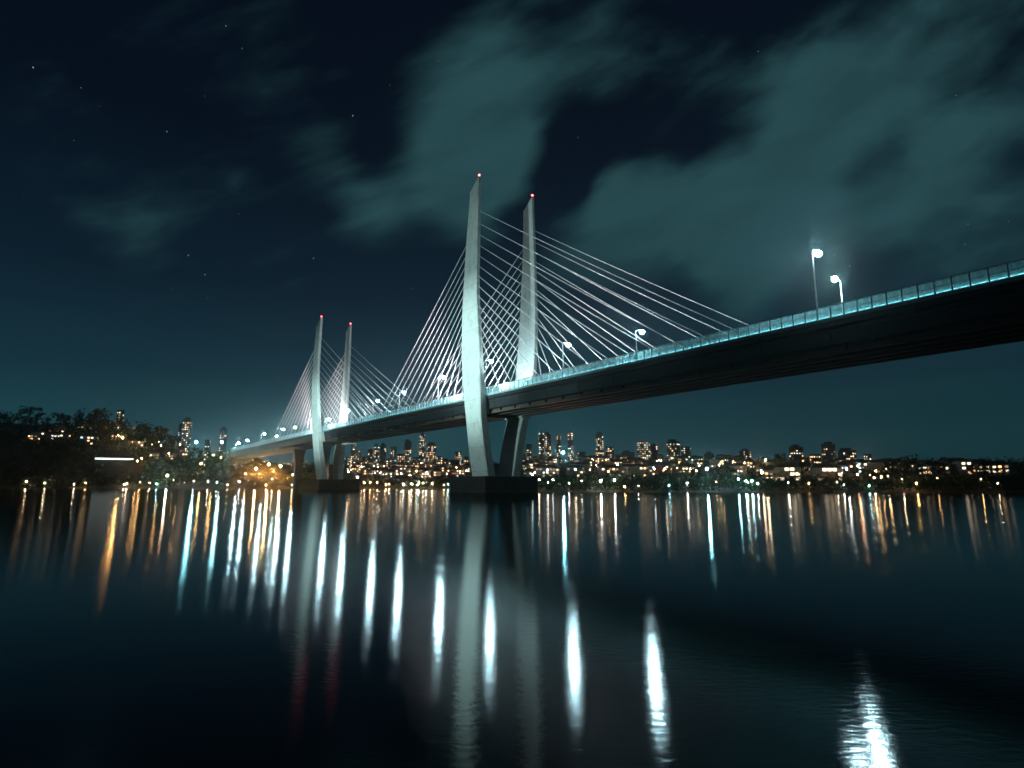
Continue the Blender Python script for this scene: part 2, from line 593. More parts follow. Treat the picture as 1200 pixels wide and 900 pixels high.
# ------------------------------------------------------------------ terrain
# bearing (as photograph column) -> distance of the waterline, then heights 12, 60, 250, 700 and 3000 m behind it
KN = [(-900, 560, 3, 34, 70, 80, 95), (-400, 560, 3, 36, 76, 90, 100), (0, 545, 3, 36, 78, 92, 100), (100, 540, 3, 36, 76, 88, 98), (137, 538, 3, 34, 70, 84, 95),
      (160, 538, 3, 30, 60, 76, 90), (185, 536, 3, 24, 48, 66, 84), (205, 535, 3, 19, 36, 56, 80), (235, 530, 3, 15, 27, 44, 75), (272, 525, 9, 36, 38, 46, 75), (318, 520, 7, 23, 26, 42, 75),
      (345, 515, 3, 9, 14, 42, 75), (380, 505, 1.3, 4, 13, 42, 80), (430, 495, 1.2, 3.5, 12, 42, 80), (550, 470, 1.5, 4, 12, 42, 80), (605, 390, 2, 3, 11, 42, 80),
      (645, 300, 2, 3, 10, 41, 80), (860, 290, 2, 3.2, 11, 40, 80), (1063, 280, 2.4, 4, 13, 34, 70), (1200, 272, 2.4, 5, 15, 34, 70), (1900, 250, 2.4, 5, 15, 34, 70)]
KA = [math.atan(((k[0] - 600) / 690.0) * math.cos(TH)) for k in KN]
DB = [0, 12, 60, 250, 700, 3000]


def knots(a):
    if a <= KA[0] or a >= KA[-1]:
        k = KN[0] if a <= KA[0] else KN[-1]
        lim = KA[0] if a <= KA[0] else KA[-1]
        t = min(abs(a - lim) / (0.08 if a < 0 else 0.35), 1.0)
        t = t * t * (3 - 2 * t)
        r0 = k[1] / math.cos(lim)
        return r0 + ((195 if a < 0 and a > -1.9 else 45) - r0) * t, k[2:]
    for i in range(len(KA) - 1):
        if a <= KA[i + 1]:
            t = (a - KA[i]) / (KA[i + 1] - KA[i])
            t = t * t * (3 - 2 * t)
            rb = KN[i][1] / math.cos(KA[i]) * (1 - t) + KN[i + 1][1] / math.cos(KA[i + 1]) * t
            return rb, [KN[i][j] * (1 - t) + KN[i + 1][j] * t for j in range(2, 7)]


def ground_z(x, y):
    a = math.atan2(x, y)
    r = math.hypot(x, y)
    rb, hs = knots(a)
    rb += 5 * noise.noise(Vector((x * 0.02, y * 0.02, 0))) + 2.0 * noise.noise(Vector((x * 0.11, y * 0.11, 3)))
    q = r - rb
    if q <= 0:
        return max(-4.0, q * 0.3)
    hh = [0.0] + list(hs)
    z = hh[-1]
    for i in range(5):
        if q <= DB[i + 1]:
            t = (q - DB[i]) / (DB[i + 1] - DB[i])
            z = hh[i] * (1 - t) + hh[i + 1] * t
            break
    b = min(q / 40.0, 1.0)
    z += b * (1.2 * noise.noise(Vector((x * 0.012, y * 0.012, 7))) + 0.5 * noise.noise(Vector((x * 0.06, y * 0.06, 2))))
    return max(z, 0.12 * min(q, 1.0))


def build_ground():
    m = noisy('earth_and_dry_grass', (0.022, 0.02, 0.012), (0.10, 0.075, 0.038), 0.08, 0.95, 0.2, detail=10)
    angs = []
    a = -math.pi
    while a < math.pi - 1e-6:
        angs.append(a)
        a += R(0.35) if abs(a) < R(48) else R(3)
    rel = [-400, -60, -14, -7, -3, -1, 0, 1.5, 3, 6, 10, 14, 20, 28, 38, 50, 62, 80, 105, 140, 190, 250, 330, 430, 560, 700, 1000, 1600, 3000, 7000]
    vs, fs = [], []
    for a in angs:
        rb, _ = knots(a)
        for q in rel:
            r = max(rb + q, 2.0 + 0.002 * (q + 400))
            x, y = r * math.sin(a), r * math.cos(a)
            vs.append((x, y, ground_z(x, y)))
    n, m2 = len(angs), len(rel)
    for i in range(n):
        for j in range(m2 - 1):
            p, q = i * m2, ((i + 1) % n) * m2
            fs.append((p + j, q + j, q + j + 1, p + j + 1))
    fs.append(tuple(i * m2 for i in range(n)))
    mb = MB().add(vs, fs)
    o = mb.build('ground', m, smooth=True)
    return tag(o, 'dark wooded river banks rising to a hill behind the far shore', kind='structure')


build_ground()
wb = MB().add([(-9000, -9000, 0), (9000, -9000, 0), (9000, 9000, 0), (-9000, 9000, 0)], [(0, 1, 2, 3)])
tag(wb.build('water', M['water']), 'smooth dark river with long vertical light reflections', kind='structure')

# ------------------------------------------------------------------ the bridge, in its own frame: x across (away from us), y along (towards the far bank), z up
PHI = R(35.65177)
LAT = 110.0
NV = Vector((math.cos(PHI), math.sin(PHI), 0))
DV = Vector((-math.sin(PHI), math.cos(PHI), 0))


def bw(s, w, z):
    return NV * (LAT + w) + DV * s + Vector((0, 0, z))


bridge = empty('cable_stayed_bridge', NV * LAT, PHI)
tag(bridge, 'long cable stayed road bridge with two pairs of curved concrete pylons over the river', 'bridge')
ZT, ZB, DW = 34.3, 29.3, 19.4           # deck edge, girder bottom, deck width
S0, S1 = -170.0, 612.0
ST, SF = 173.0, 345.0


def extr(profile, s0, s1, step=6.0):
    n = max(1, int((s1 - s0) / step))
    return MB().loft([[(w, s0 + (s1 - s0) * i / n, z) for w, z in profile] for i in range(n + 1)])


# deck box: fascia, stepped soffit with longitudinal girders
extr([(0.0, ZT - 0.45), (0.0, ZT - 1.5), (0.55, ZT - 1.8), (0.7, ZB + 0.2), (1.1, ZB), (DW - 1.1, ZB), (DW - 0.7, ZB + 0.2), (DW - 0.55, ZT - 1.8), (DW, ZT - 1.5), (DW, ZT - 0.45)],
     S0, S1).build('deck_girder', M['girder'], bridge)
extr([(-0.12, ZT - 0.42), (0.5, ZT - 0.42), (0.5, ZT + 0.10), (-0.12, ZT + 0.10)], S0, S1).build('edge_beam', M['edge'], bridge)
extr([(DW - 0.5, ZT - 0.42), (DW + 0.12, ZT - 0.42), (DW + 0.12, ZT + 0.10), (DW - 0.5, ZT + 0.10)], S0, S1).build('edge_beam', M['edge'], bridge)
rd = extr([(2.6, ZT - 0.445), (DW - 2.6, ZT - 0.445), (DW - 2.6, ZT - 0.28), (2.6, ZT - 0.28)], S0, S1, 40).build('roadway', M['asphalt'], bridge)
for wa, wz in ((0.52, 2.55), (DW - 2.55, DW - 0.52)):
    extr([(wa, ZT - 0.445), (wz, ZT - 0.445), (wz, ZT - 0.13), (wa, ZT - 0.13)], S0, S1, 40).build('footway', M['edge'], bridge)
mk = MB()
for i in range(60):
    s = S0 + 5 + i * 13
    mk.box(DW / 2 - 0.08, s, ZT - 0.279, DW / 2 + 0.08, s + 4.5, ZT - 0.274)
tag(mk.build('lane_marking', M['paint'], rd), kind='stuff')
for wg in (2.2, 6.2, 10.2, 14.0, 17.0):
    g = extr([(wg - 0.55, ZB - 1.35), (wg + 0.55, ZB - 1.35), (wg + 0.55, ZB - 1.1), (wg + 0.16, ZB - 1.1), (wg + 0.16, ZB - 0.003), (wg - 0.16, ZB - 0.003), (wg - 0.16, ZB - 1.1), (wg - 0.55, ZB - 1.1)],
             S0, S1, 20)
    g.build('longitudinal_girder', M['soffit'], bridge)
cf = MB()
for i in range(int((S1 - S0) / 8)):
    cf.box(1.3, S0 + 4 + i * 8, ZB - 0.80, DW - 1.3, S0 + 4.3 + i * 8, ZB - 0.006)
tag(cf.build('cross_frame', M['soffit'], bridge), kind='stuff')
for i in range(26):
    MB().tube([(-0.06, 10 + i * 14, ZT - 0.5), (-0.06, 10 + i * 14, ZT - 2.2), (0.5, 10 + i * 14, ZB + 0.6)], 0.09, 6).build('drain_pipe', M['dark'], bridge)
# fascia stiffener line and a service pipe under the edge
pp = MB().tube([(0.35, S0, ZT - 2.3), (0.35, S1, ZT - 2.3)], 0.12, 6)
pp.build('service_pipe', M['soffit'], bridge)

# pylons -------------------------------------------------------------
FRONT = [(6.6, 0.4, 3.75, 5.05), (16, -1.2, 1.95, 4.95), (26, -2.5, 0.35, 4.85), (33.2, -3.15, -0.6, 5.35), (43.4, -3.75, -1.85, 5.85), (52.4, -4.15, -2.45, 5.75),
         (62, -4.55, -2.9, 5.25), (71, -4.65, -3.05, 4.65), (90.6, -4.1, -2.5, 3.85), (109.2, -3.3, -1.8, 3.0)]
REAR = [(6.6, 10.9, 14.3, 4.9), (21, 13.6, 16.9, 4.9), (28, 15.5, 18.6, 4.9), (34, 17.3, 20.0, 5.2), (44, 19.5, 21.4, 5.5), (57, 20.6, 22.3, 5.3), (66, 21.1, 22.7, 4.9), (77, 21.4, 23.0, 4.3), (95, 21.6, 23.1, 3.5), (110, 21.5, 22.9, 2.9)]


def prof(tab, z):
    """Smooth interpolation of the leg's outline."""
    if z <= tab[0][0]:
        return tab[0][1:]
    for i in range(len(tab) - 1):
        if z <= tab[i + 1][0]:
            t = (z - tab[i][0]) / (tab[i + 1][0] - tab[i][0])
            p0, p1, p2, p3 = tab[max(i - 1, 0)], tab[i], tab[i + 1], tab[min(i + 2, len(tab) - 1)]
            r = []
            for k in (1, 2, 3):
                m1 = (p2[k] - p0[k]) / max(p2[0] - p0[0], 1e-6) * (p2[0] - p1[0])
                m2 = (p3[k] - p1[k]) / max(p3[0] - p1[0], 1e-6) * (p2[0] - p1[0])
                r.append((2 * t ** 3 - 3 * t ** 2 + 1) * p1[k] + (t ** 3 - 2 * t ** 2 + t) * m1 + (-2 * t ** 3 + 3 * t ** 2) * p2[k] + (t ** 3 - t ** 2) * m2)
            return r
    return tab[-1][1:]


LEAN = [(6.6, 4), (20, 11), (34, 17.5), (46, 21.5), (60, 23.5), (80, 24), (120, 24)]
SLANT = [(6.6, 0), (120, 6)]


def lean(z, tab=None):
    tab = tab or LEAN
    for (a, p), (b, q) in zip(tab, tab[1:]):
        if z <= b:
            return p + (q - p) * (z - a) / (b - a)
    return tab[-1][1]


def pylon_leg(sc, tab, ztop, label, leaning=False):
    sc0 = sc
    rings, c = [], 0.28
    nz = 56
    for i in range(nz + 1):
        z = 6.6 + (ztop - 6.6) * i / nz
        w0, w1, hw = prof(tab, z)
        sc = sc0 + (lean(z, leaning) if leaning else 0)
        ring = []
        for a, b in ((w0, -hw + c), (w0 + c, -hw), (w1 - c, -hw), (w1, -hw + c), (w1, hw - c), (w1 - c, hw), (w0 + c, hw), (w0, hw - c)):
            zz = z
            if i == nz:                       # slanted tip, higher on the side towards the near shore
                zz = z + 4.2 * (hw - b) / (2 * hw)
            ring.append((a, sc + b, zz))
        rings.append(ring)
    o = MB().loft(rings).build('pylon_leg', M['concrete'], bridge)
    tag(o, label)
    w0, w1, hw = prof(tab, ztop)
    wm = (w0 + w1) / 2
    MB().tube([(wm, sc - hw + 0.5, ztop + 3.6), (wm, sc - hw + 0.5, ztop + 5.0)], 0.12, 6).build('beacon_mast', M['dark'], o)
    link('beacon', ball_mesh('beacon', 0.34, M['beacon'], 2), o, loc=(wm, sc - hw + 0.5, ztop + 5.25))
    return o


legs = {}
legs['nf'] = pylon_leg(ST, FRONT, 111.0, 'brightly lit curved pylon leg nearest the camera')
legs['nr'] = pylon_leg(ST, REAR, 110.5, 'pylon leg standing behind the nearest one')
legs['ff'] = pylon_leg(SF, FRONT, 98.5, 'slim lit pylon leg of the distant pair', SLANT)
legs['fr'] = pylon_leg(SF, REAR, 102.5, 'dimmer rear pylon leg of the distant pair', LEAN)


def pile_cap(w0, s0, w1, s1, ztop):
    c = 0.35
    def ring(z, g=0.0):
        return [(w0 - g + c, s0 - g, z), (w1 + g - c, s0 - g, z), (w1 + g, s0 - g + c, z), (w1 + g, s1 + g - c, z), (w1 + g - c, s1 + g, z), (w0 - g + c, s1 + g, z), (w0 - g, s1 + g - c, z), (w0 - g, s0 - g + c, z)]
    mb = MB().loft([ring(-3, 0.0), ring(1.0, 0.0), ring(1.05, -0.25), ring(ztop - 0.6, -0.25), ring(ztop - 0.55, 0.05), ring(ztop, 0.05)])
    return mb.build('pile_cap', M['cap'], bridge)


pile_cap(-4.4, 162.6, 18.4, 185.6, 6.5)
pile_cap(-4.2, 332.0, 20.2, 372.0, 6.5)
# corbels that carry the deck on the legs, and bearings
for sc in (ST, SF):
    for ds in (-3.6, 0.2):
        MB().loft([[(-1.0, sc + ds - 0.7, 28.2), (1.4, sc + ds - 0.7, 28.2), (1.4, sc + ds + 0.7, 28.2), (-1.0, sc + ds + 0.7, 28.2)],
                   [(-1.6, sc + ds - 1.3, 30.2), (0.68, sc + ds - 1.3, 30.2), (0.68, sc + ds + 1.3, 30.2), (-1.6, sc + ds + 1.3, 30.2)],
                   [(-1.8, sc + ds - 1.3, 33.6), (-0.02, sc + ds - 1.3, 33.6), (-0.02, sc + ds + 1.3, 33.6), (-1.8, sc + ds + 1.3, 33.6)]]).build('corbel', M['concrete'], bridge)
    MB().box(14.6, sc - 5.2, 27.3, 19.6, sc + 5.2, 27.94).build('bearing_ledge', M['concrete'], bridge)


def pier(s, w0, w1, zb, zt, hw=1.6, flare=1.5):
    rings = []
    for i in range(9):
        t = i / 8
        e = flare * max(0, (t - 0.55) / 0.45) ** 2
        z = zb + (zt - zb) * t
        rings.append([(w0 - e, s - hw, z), (w1 + e, s - hw, z), (w1 + e, s + hw, z), (w0 - e, s + hw, z)])
    return MB().loft(rings).build('approach_pier', M['girder'], bridge)


pier(366.0, 6.5, 12.0, 6.5, ZB - 1.36, 2.0)
pier(424.0, 8.0, 13.0, -3.0, ZB - 1.36, 2.2)
pier(2.0, 5.0, 14.0, -3.0, ZB - 1.36, 2.4)
pier(-85.0, 5.0, 14.0, -3.0, ZB - 1.36, 2.4)
MB().box(0.5, 606, 8, DW - 0.5, 640, ZB - 1.38).build('abutment', M['girder'], bridge)

# railing: posts and glass screens. The nearest hundred bays are individual pieces.
rail = extr([(0.10, ZT + 2.56), (0.24, ZT + 2.50), (0.34, ZT + 2.56), (0.34, ZT + 2.68), (0.10, ZT + 2.68)], S0, S1, 30).build('railing', M['steel'], bridge)
extr([(0.14, ZT + 0.18), (0.26, ZT + 0.18), (0.26, ZT + 0.30), (0.14, ZT + 0.30)], S0, S1, 30).build('bottom_rail', M['steel'], rail)
extr([(0.19, ZT + 1.38), (0.27, ZT + 1.38), (0.27, ZT + 1.46), (0.19, ZT + 1.46)], S0, S1, 30).build('middle_rail', M['steel'], rail)
BAY = 2.4
post_me = MB().box(0.08, -0.10, ZT + 0.10, 0.30, 0.10, ZT + 2.5).mesh('post', M['white'])
pane_me = MB().box(0.36, 0.06, ZT + 0.32, 0.385, BAY - 0.06, ZT + 2.44).mesh('glass_panel', M['screen'])
far_p, far_g = MB(), MB()
k0 = 0
i = 0
s = -6.0
while s < S1 - 3:
    if i < 98:
        link('post', post_me, rail, loc=(0, s, 0))
        link('glass_panel', pane_me, rail, loc=(0, s, 0))
    else:
        far_p.box(0.08, s - 0.10, ZT + 0.10, 0.30, s + 0.10, ZT + 2.5)
        far_g.box(0.36, s + 0.06, ZT + 0.32, 0.385, s + BAY - 0.06, ZT + 2.44)
    s += BAY
    i += 1
s = -8.4
while s > S0 + 3:
    far_p.box(0.08, s - 0.10, ZT + 0.10, 0.30, s + 0.10, ZT + 2.5)
    far_g.box(0.36, s + 0.06, ZT + 0.32, 0.385, s + BAY - 0.06, ZT + 2.44)
    s -= BAY
tag(far_p.build('post', M['white'], rail), kind='stuff')
tag(far_g.build('glass_panel', M['screen'], rail), kind='stuff')
extr([(0.62, ZT + 0.55), (0.72, ZT + 0.55), (0.72, ZT + 0.67), (0.62, ZT + 0.67)], S0, S1, 30).build('light_strip', M['led'], rail)
rr = extr([(DW - 0.34, ZT + 2.56), (DW - 0.10, ZT + 2.56), (DW - 0.10, ZT + 2.68), (DW - 0.34, ZT + 2.68)], S0, S1, 30).build('railing', M['steel'], bridge)

# cables ------------------------------------------------------------
NC = 12


def cable_fan(sc, tab, wdeck, direction, ztop, zlow, smax, smin=13.0, leaning=None, n=NC):
    for k in range(n):
        t = k / (n - 1)
        z = ztop + (zlow - ztop) * t ** 0.9
        w0, w1, hw = prof(tab, z)
        sd = sc + direction * (smax + (smin - smax) * t)
        a = Vector(((w0 + w1) / 2, sc + (lean(z, leaning) if leaning else 0) + direction * (hw - 0.3), z))
        b = Vector((wdeck, sd, ZT + 0.1))
        pts = []
        for j in range(7):                       # a little sag
            q = j / 6
            p = a.lerp(b, q)
            p.z -= 0.010 * (b - a).length * 4 * q * (1 - q) * 0.35
            pts.append(p)
        MB().tube(pts, 0.108, 6).build('stay_cable', M['cable'], bridge, smooth=True)


cable_fan(ST, FRONT, 0.55, -1, 102.0, 55.0, 104.5, n=13)
cable_fan(ST, FRONT, 0.55, +1, 92.0, 50.0, 92.0, n=13)
cable_fan(ST, REAR, DW - 0.55, -1, 101.0, 56.0, 105.6, n=13)
cable_fan(ST, REAR, DW - 0.55, +1, 96.0, 52.0, 96.0, n=13)
cable_fan(SF, FRONT, 0.55, -1, 91.0, 50.0, 98.0, leaning=SLANT)
cable_fan(SF, FRONT, 0.55, +1, 86.0, 48.0, 118.0, leaning=SLANT)
cable_fan(SF, REAR, DW - 0.55, -1, 93.0, 50.0, 102.0, leaning=LEAN)
cable_fan(SF, REAR, DW - 0.55, +1, 90.0, 48.0, 122.0, 34.0, leaning=LEAN)


# ------------------------------------------------------------------ street lamps on the bridge
def bridge_lamp(s, w, h, side, label, r=LAMP_R):
    """side +1: arm reaches away from us over the road, -1: back towards us."""
    root = empty('street_lamp', bw(s, w, ZT - 0.1), PHI)
    tag(root, label, 'street lamp', 'street lamps along the bridge deck')
    MB().tube([(0, 0, 0), (0, 0, 0.5), (0, 0, 0.52), (0, 0, h * 0.6), (0, 0, h - 0.6)], [0.24, 0.24, 0.16, 0.12, 0.09], 10).build('pole', M['steel'], root, True)
    pts = []
    for j in range(7):
        a = j / 6 * math.pi / 2
        pts.append((side * 2.2 * (1 - math.cos(a)), 0, h - 0.62 + 0.75 * math.sin(a)))
    MB().tube(pts, [0.085, 0.08, 0.075, 0.07, 0.065, 0.06, 0.055], 8).build('arm', M['steel'], root, True)
    hd = MB()
    hd.loft([[(side * 1.7, -0.26, h + 0.14), (side * 3.0, -0.36, h + 0.14), (side * 3.0, 0.36, h + 0.14), (side * 1.7, 0.26, h + 0.14)],
             [(side * 1.9, -0.18, h + 0.30), (side * 2.8, -0.24, h + 0.30), (side * 2.8, 0.24, h + 0.30), (side * 1.9, 0.18, h + 0.30)]])
    hd.build('lamp_head', M['dark'], root)
    link('bulb', ball_mesh('bulb', r, M['lamp_cool'], 2, 0.8), root, loc=(side * 2.35, 0, h + 0.12 - 0.8 * r))
    return root


LAMPS = [  # s, w of the pole, height, arm side, label
    (54.3, 0.9, 14.9, 1, 'brightest tall bridge lamp on the front rail near the right end'),
    (57.5, 18.4, 13.2, -1, 'shorter lamp on the far rail just right of the brightest tall lamp'),
    (100.3, 0.9, 8.7, 1, 'bridge lamp right of the rear pylon leg, where the long cables meet the rail'),
    (128.9, 0.9, 10.9, 1, 'bridge lamp glowing among the cables just right of the rear pylon leg'),
    (172.8, 2.4, 13.5, 1, 'bridge lamp seen in the gap between the two near pylon legs'),
    (205.0, 0.9, 12.2, 1, 'first bridge lamp left of the bright near pylon leg'),
    (241.0, 0.9, 10.5, 1, 'second bridge lamp left of the bright near pylon leg'),
    (270.7, 0.9, 10.3, 1, 'bridge lamp where the two cable fans cross each other'),
    (311.1, 0.9, 9.4, 1, 'bridge lamp just right of the distant rear pylon leg'),
    (349.5, 3.4, 8.2, 1, 'bridge lamp in the gap between the two distant pylon legs'),
    (411.0, 0.9, 7.9, 1, 'first bridge lamp left of the distant pylon'),
    (441.2, 0.9, 8.9, 1, 'second bridge lamp left of the distant pylon'),
    (496.4, 0.9, 9.4, 1, 'bridge lamp beside the last cable left of the distant pylon'),
    (510.0, 18.4, 9.0, -1, 'far rail lamp doubled with the one beside the last cable'),
    (556.6, 0.9, 7.9, 1, 'bridge lamp standing past the last cable toward the left bank'),
    (592.0, 0.9, 7.4, 1, 'last bridge lamp at the left bank abutment'),
]
for a in LAMPS:
    bridge_lamp(*a)


# ------------------------------------------------------------------ floodlights
def floodlight(loc, target, power, angle, blend, label, group, color=(0.72, 1.0, 0.97), radius=0.25, parent_rz=0.0):
    loc, target = Vector(loc), Vector(target)
    root = empty('floodlight', loc)
    tag(root, label, 'floodlight', group)
    d = (target - loc).normalized()
    q = d.to_track_quat('-Z', 'Y')
    hz = MB().box(-0.32, -0.24, 0.0, 0.32, 0.24, 0.34)
    o = hz.build('housing', M['dark'], root)
    o.rotation_mode = 'QUATERNION'
    o.rotation_quaternion = q
    o.location = (0, 0, 0.55)
    ln = MB().box(-0.28, -0.20, -0.045, 0.28, 0.20, -0.003)
    p = ln.build('lens', M['flood'], o)
    MB().tube([(0, 0, 0), (0, 0, 0.42)], 0.06, 6).build('bracket', M['dark'], root)
    ld = bpy.data.lights.new('floodlight_beam', 'SPOT')
    ld.energy = power
    ld.spot_size = angle
    ld.spot_blend = blend
    ld.color = color
    ld.shadow_soft_size = radius
    lo = bpy.data.objects.new('floodlight_beam', ld)
    col.objects.link(lo)
    lo.parent = root
    lo.location = Vector((0, 0, 0.55)) + d * 0.12
    lo.rotation_mode = 'QUATERNION'
    lo.rotation_quaternion = q
    return root


FP = 1.0
for sc, nm in ((ST, 'near'), (SF, 'distant')):
    k = 1.0 if sc == ST else 1.35
    g2 = 'floodlights on the deck beside the pylons'
    floodlight(bw(sc - 4, 11.0, ZT - 0.27), bw(sc, 21, 52), 17000 * (1.0 if sc == ST else 0.35) * FP, R(95), 1.0, 'deck floodlight aimed at the rear leg of the %s pylon' % nm, g2)
    floodlight(bw(sc - 14, 1.6, ZT - 0.12), bw(sc, -3.0, 62), 16000 * k * FP, R(80), 1.0, 'deck floodlight aimed at the front leg of the %s pylon' % nm, g2)
    g3 = 'added cable floodlights beside the pylons'
    for dr, side in ((-1, 'right'), (1, 'left')):  # spots added at deck level to brighten the stay cables
        for wv, rw in ((1.4, 'front'), (DW - 1.4, 'rear')):
            floodlight(bw(sc + dr * 9, wv + (2.2 if rw == 'front' else -2.2), ZT - 0.12), bw(sc + dr * 62, wv, 66), 140000 * k * FP, R(100), 0.8,
                       'added cable floodlight %s of the %s pylon under its %s cables' % (side, nm, rw), g3, color=(0.97, 0.96, 1.0))


# narrow floodlights on the near bank, out of view to the left, that pick the front legs out of the dark
for i, (fx, fy, tgt, pw, ang, nm) in enumerate([(-214, 74, bw(ST, -3.5, 47), 3.6e6, 16, 'near'), (-216, 16, bw(ST, -3.5, 58), 1.5e6, 30, 'near whole'), (-217, 79, bw(SF, -3.5, 42), 4.2e6, 12, 'distant'), (-219, 83, bw(SF, -3.5, 52), 1.2e6, 22, 'distant upper')]):
    floodlight((fx, fy, ground_z(fx, fy)), tgt, pw, R(ang), 1.0, 'bank floodlight trained on the front leg of the %s pylon' % nm, 'floodlights on the near bank', color=(0.62, 0.97, 0.95))
for sc, nm, dr in ((ST, 'near', -1), (ST, 'near', 1), (SF, 'distant', 1)):  # warm spots added on the pile caps to bring out the deck soffit
    floodlight(bw(sc + dr * 9.5, 16.0, 6.56), bw(sc + dr * 60, 9.0, ZB), 15000, R(75), 1.0, 'added warm soffit light on the %s pile cap under the %s span' % (nm, 'near' if dr < 0 else 'far'),
               'added soffit lights on the pile caps', color=(1.0, 0.55, 0.4))

# ------------------------------------------------------------------ trees and shrubs
def crown_mesh(name, seed, rx, rz, nclump, nleaf, leaf, mat):
    rnd = random.Random(seed)
    mb = MB()
    for c in range(nclump):
        a = rnd.uniform(0, 2 * math.pi)
        q = math.sqrt(rnd.uniform(0.02, 1))
        zz = rnd.uniform(-0.8, 1.0)
        k = math.sqrt(max(0.05, 1 - zz * zz * 0.85))
        cp = Vector((math.cos(a) * q * rx * k, math.sin(a) * q * rx * k, zz * rz))
        cr = rnd.uniform(0.22, 0.42) * rx
        for l in range(nleaf):
            d = Vector((rnd.gauss(0, 1), rnd.gauss(0, 1), rnd.gauss(0, 0.8)))
            p = cp + d.normalized() * cr * rnd.uniform(0.3, 1.0)
            u = Vector((rnd.gauss(0, 1), rnd.gauss(0, 1), rnd.gauss(0, 1))).normalized()
            v = u.orthogonal().normalized()
            s = leaf * rnd.uniform(0.6, 1.3)
            mb.add([p - u * s, p + v * s * 0.6, p + u * s, p - v * s * 0.6], [(0, 1, 2, 3)])
    return mb.mesh(name, mat)


crowns = [crown_mesh('crown', 1, 5.0, 3.6, 16, 26, 0.55, M['leaf_a']), crown_mesh('crown', 2, 6.5, 3.0, 18, 24, 0.6, M['leaf_a']),
          crown_mesh('crown', 3, 4.0, 5.0, 15, 26, 0.5, M['leaf_b']), crown_mesh('crown', 4, 5.5, 4.4, 20, 26, 0.55, M['leaf_b'])]


def trunk_mesh(seed, h):
    rnd = random.Random(seed)
    mb = MB()
    pts, x, y = [], 0, 0
    for j in range(6):
        pts.append((x, y, h * j / 5))
        x += rnd.uniform(-0.25, 0.25)
        y += rnd.uniform(-0.25, 0.25)
    mb.tube(pts, [0.42, 0.34, 0.28, 0.22, 0.16, 0.09], 7)
    for b in range(5):
        a = rnd.uniform(0, 6.28)
        z = h * rnd.uniform(0.5, 0.9)
        r = rnd.uniform(2.0, 3.8)
        mb.tube([(x * z / h, y * z / h, z), (r * 0.5 * math.cos(a), r * 0.5 * math.sin(a), z + 0.9), (r * math.cos(a), r * math.sin(a), z + 2.3)], [0.15, 0.1, 0.04], 5)
    return mb.mesh('trunk', M['bark'])


trunks = [trunk_mesh(i, h) for i, h in ((1, 7.5), (2, 8.0), (3, 7.0), (4, 8.0))]
CZ = [7.6, 8.2, 7.4, 8.4]


def tree(x, y, size, kind, label, group):
    z = ground_z(x, y)
    root = empty('tree', (x, y, z - 0.15), random.uniform(0, 6.28))
    tag(root, label, 'tree', group)
    root.scale = (size, size, size * random.uniform(0.9, 1.1))
    link('trunk', trunks[kind], root)
    link('crown', crowns[kind], root, loc=(0, 0, CZ[kind]))
    return root


def tree_top(px, py, Y, kind, label, group):
    """A tree at a bearing and distance, as tall as its tip shows."""
    p = at(px, py, Y)
    z = ground_z(p.x, p.y)
    full = CZ[kind] + (3.6, 3.0, 5.0, 4.4)[kind]
    return tree(p.x, p.y, max(0.45, min((p.z - z) / full, 2.6)), kind, label, group)


GL = 'trees on the left hillside'
for a in [(143, 486, 640, 0, 'tall tree at the left hilltop in front of the lit tower'), (162, 489, 650, 1, 'spreading tree on the left hilltop beside the tall one'),
          (176, 494, 640, 1, 'flat topped tree at the right shoulder of the left hilltop'), (188, 503, 630, 3, 'rounded tree halfway down the left hill skyline'),
          (199, 510, 625, 0, 'low tree below the slim tower on the left hill'), (207, 513, 640, 2, 'narrow tree at the foot of the slim left tower'),
          (230, 527, 600, 3, 'bushy tree below the lamp left of the bridge end'), (246, 529, 600, 0, 'small tree between the two lamps left of the bridge'),
          (120, 484, 650, 3, 'dense tree left of the lit hilltop tower'), (97, 478, 660, 1, 'wide tree crowning the left hill'), (70, 474, 660, 0, 'round tree on top of the left hill'),
          (40, 476, 670, 3, 'leafy tree on the far left of the hill crest'), (10, 480, 660, 1, 'low wide tree at the left end of the hill crest'),
          (352, 541, 525, 0, 'dark tree behind the distant pile cap'), (365, 546, 520, 2, 'narrow dark tree behind the distant pylon legs'), (443, 552, 540, 3, 'bushy tree behind the sandy shore')]:
    tree_top(*a, GL)
GR = 'trees along the right bank'
for a in [(632, 557, 330, 0, 'small tree beside the near pile cap on the right bank'), (655, 553, 335, 1, 'low spreading tree below the cyan shore lamp'),
          (690, 556, 330, 3, 'bushy tree left of the pair of white bank lamps'), (742, 556, 335, 0, 'round tree right of the pair of white bank lamps'),
          (775, 553, 340, 1, 'flat topped tree below the broad lit tower on the right bank'), (815, 549, 345, 3, 'leafy tree left of the tall cyan bank lamp'),
          (850, 547, 340, 1, 'wide tree behind the three cyan bank lamps'), (916, 535, 420, 3, 'dark round tree left of the white lit house'), (940, 541, 380, 0, 'dark tree in front of the squat right tower'),
          (1022, 548, 330, 1, 'low tree right of the red lit lamps'), (1043, 541, 320, 3, 'dense tree at the right end of the bank'), (1057, 537, 318, 0, 'tallest tree at the right end of the bank'),
          (1078, 536, 316, 1, 'spreading tree past the right end of the lit bank'), (1110, 540, 312, 3, 'bushy tree farther along the dark right bank'), (1150, 538, 310, 0, 'round tree near the right edge of the view')]:
    tree_top(*a, GR)


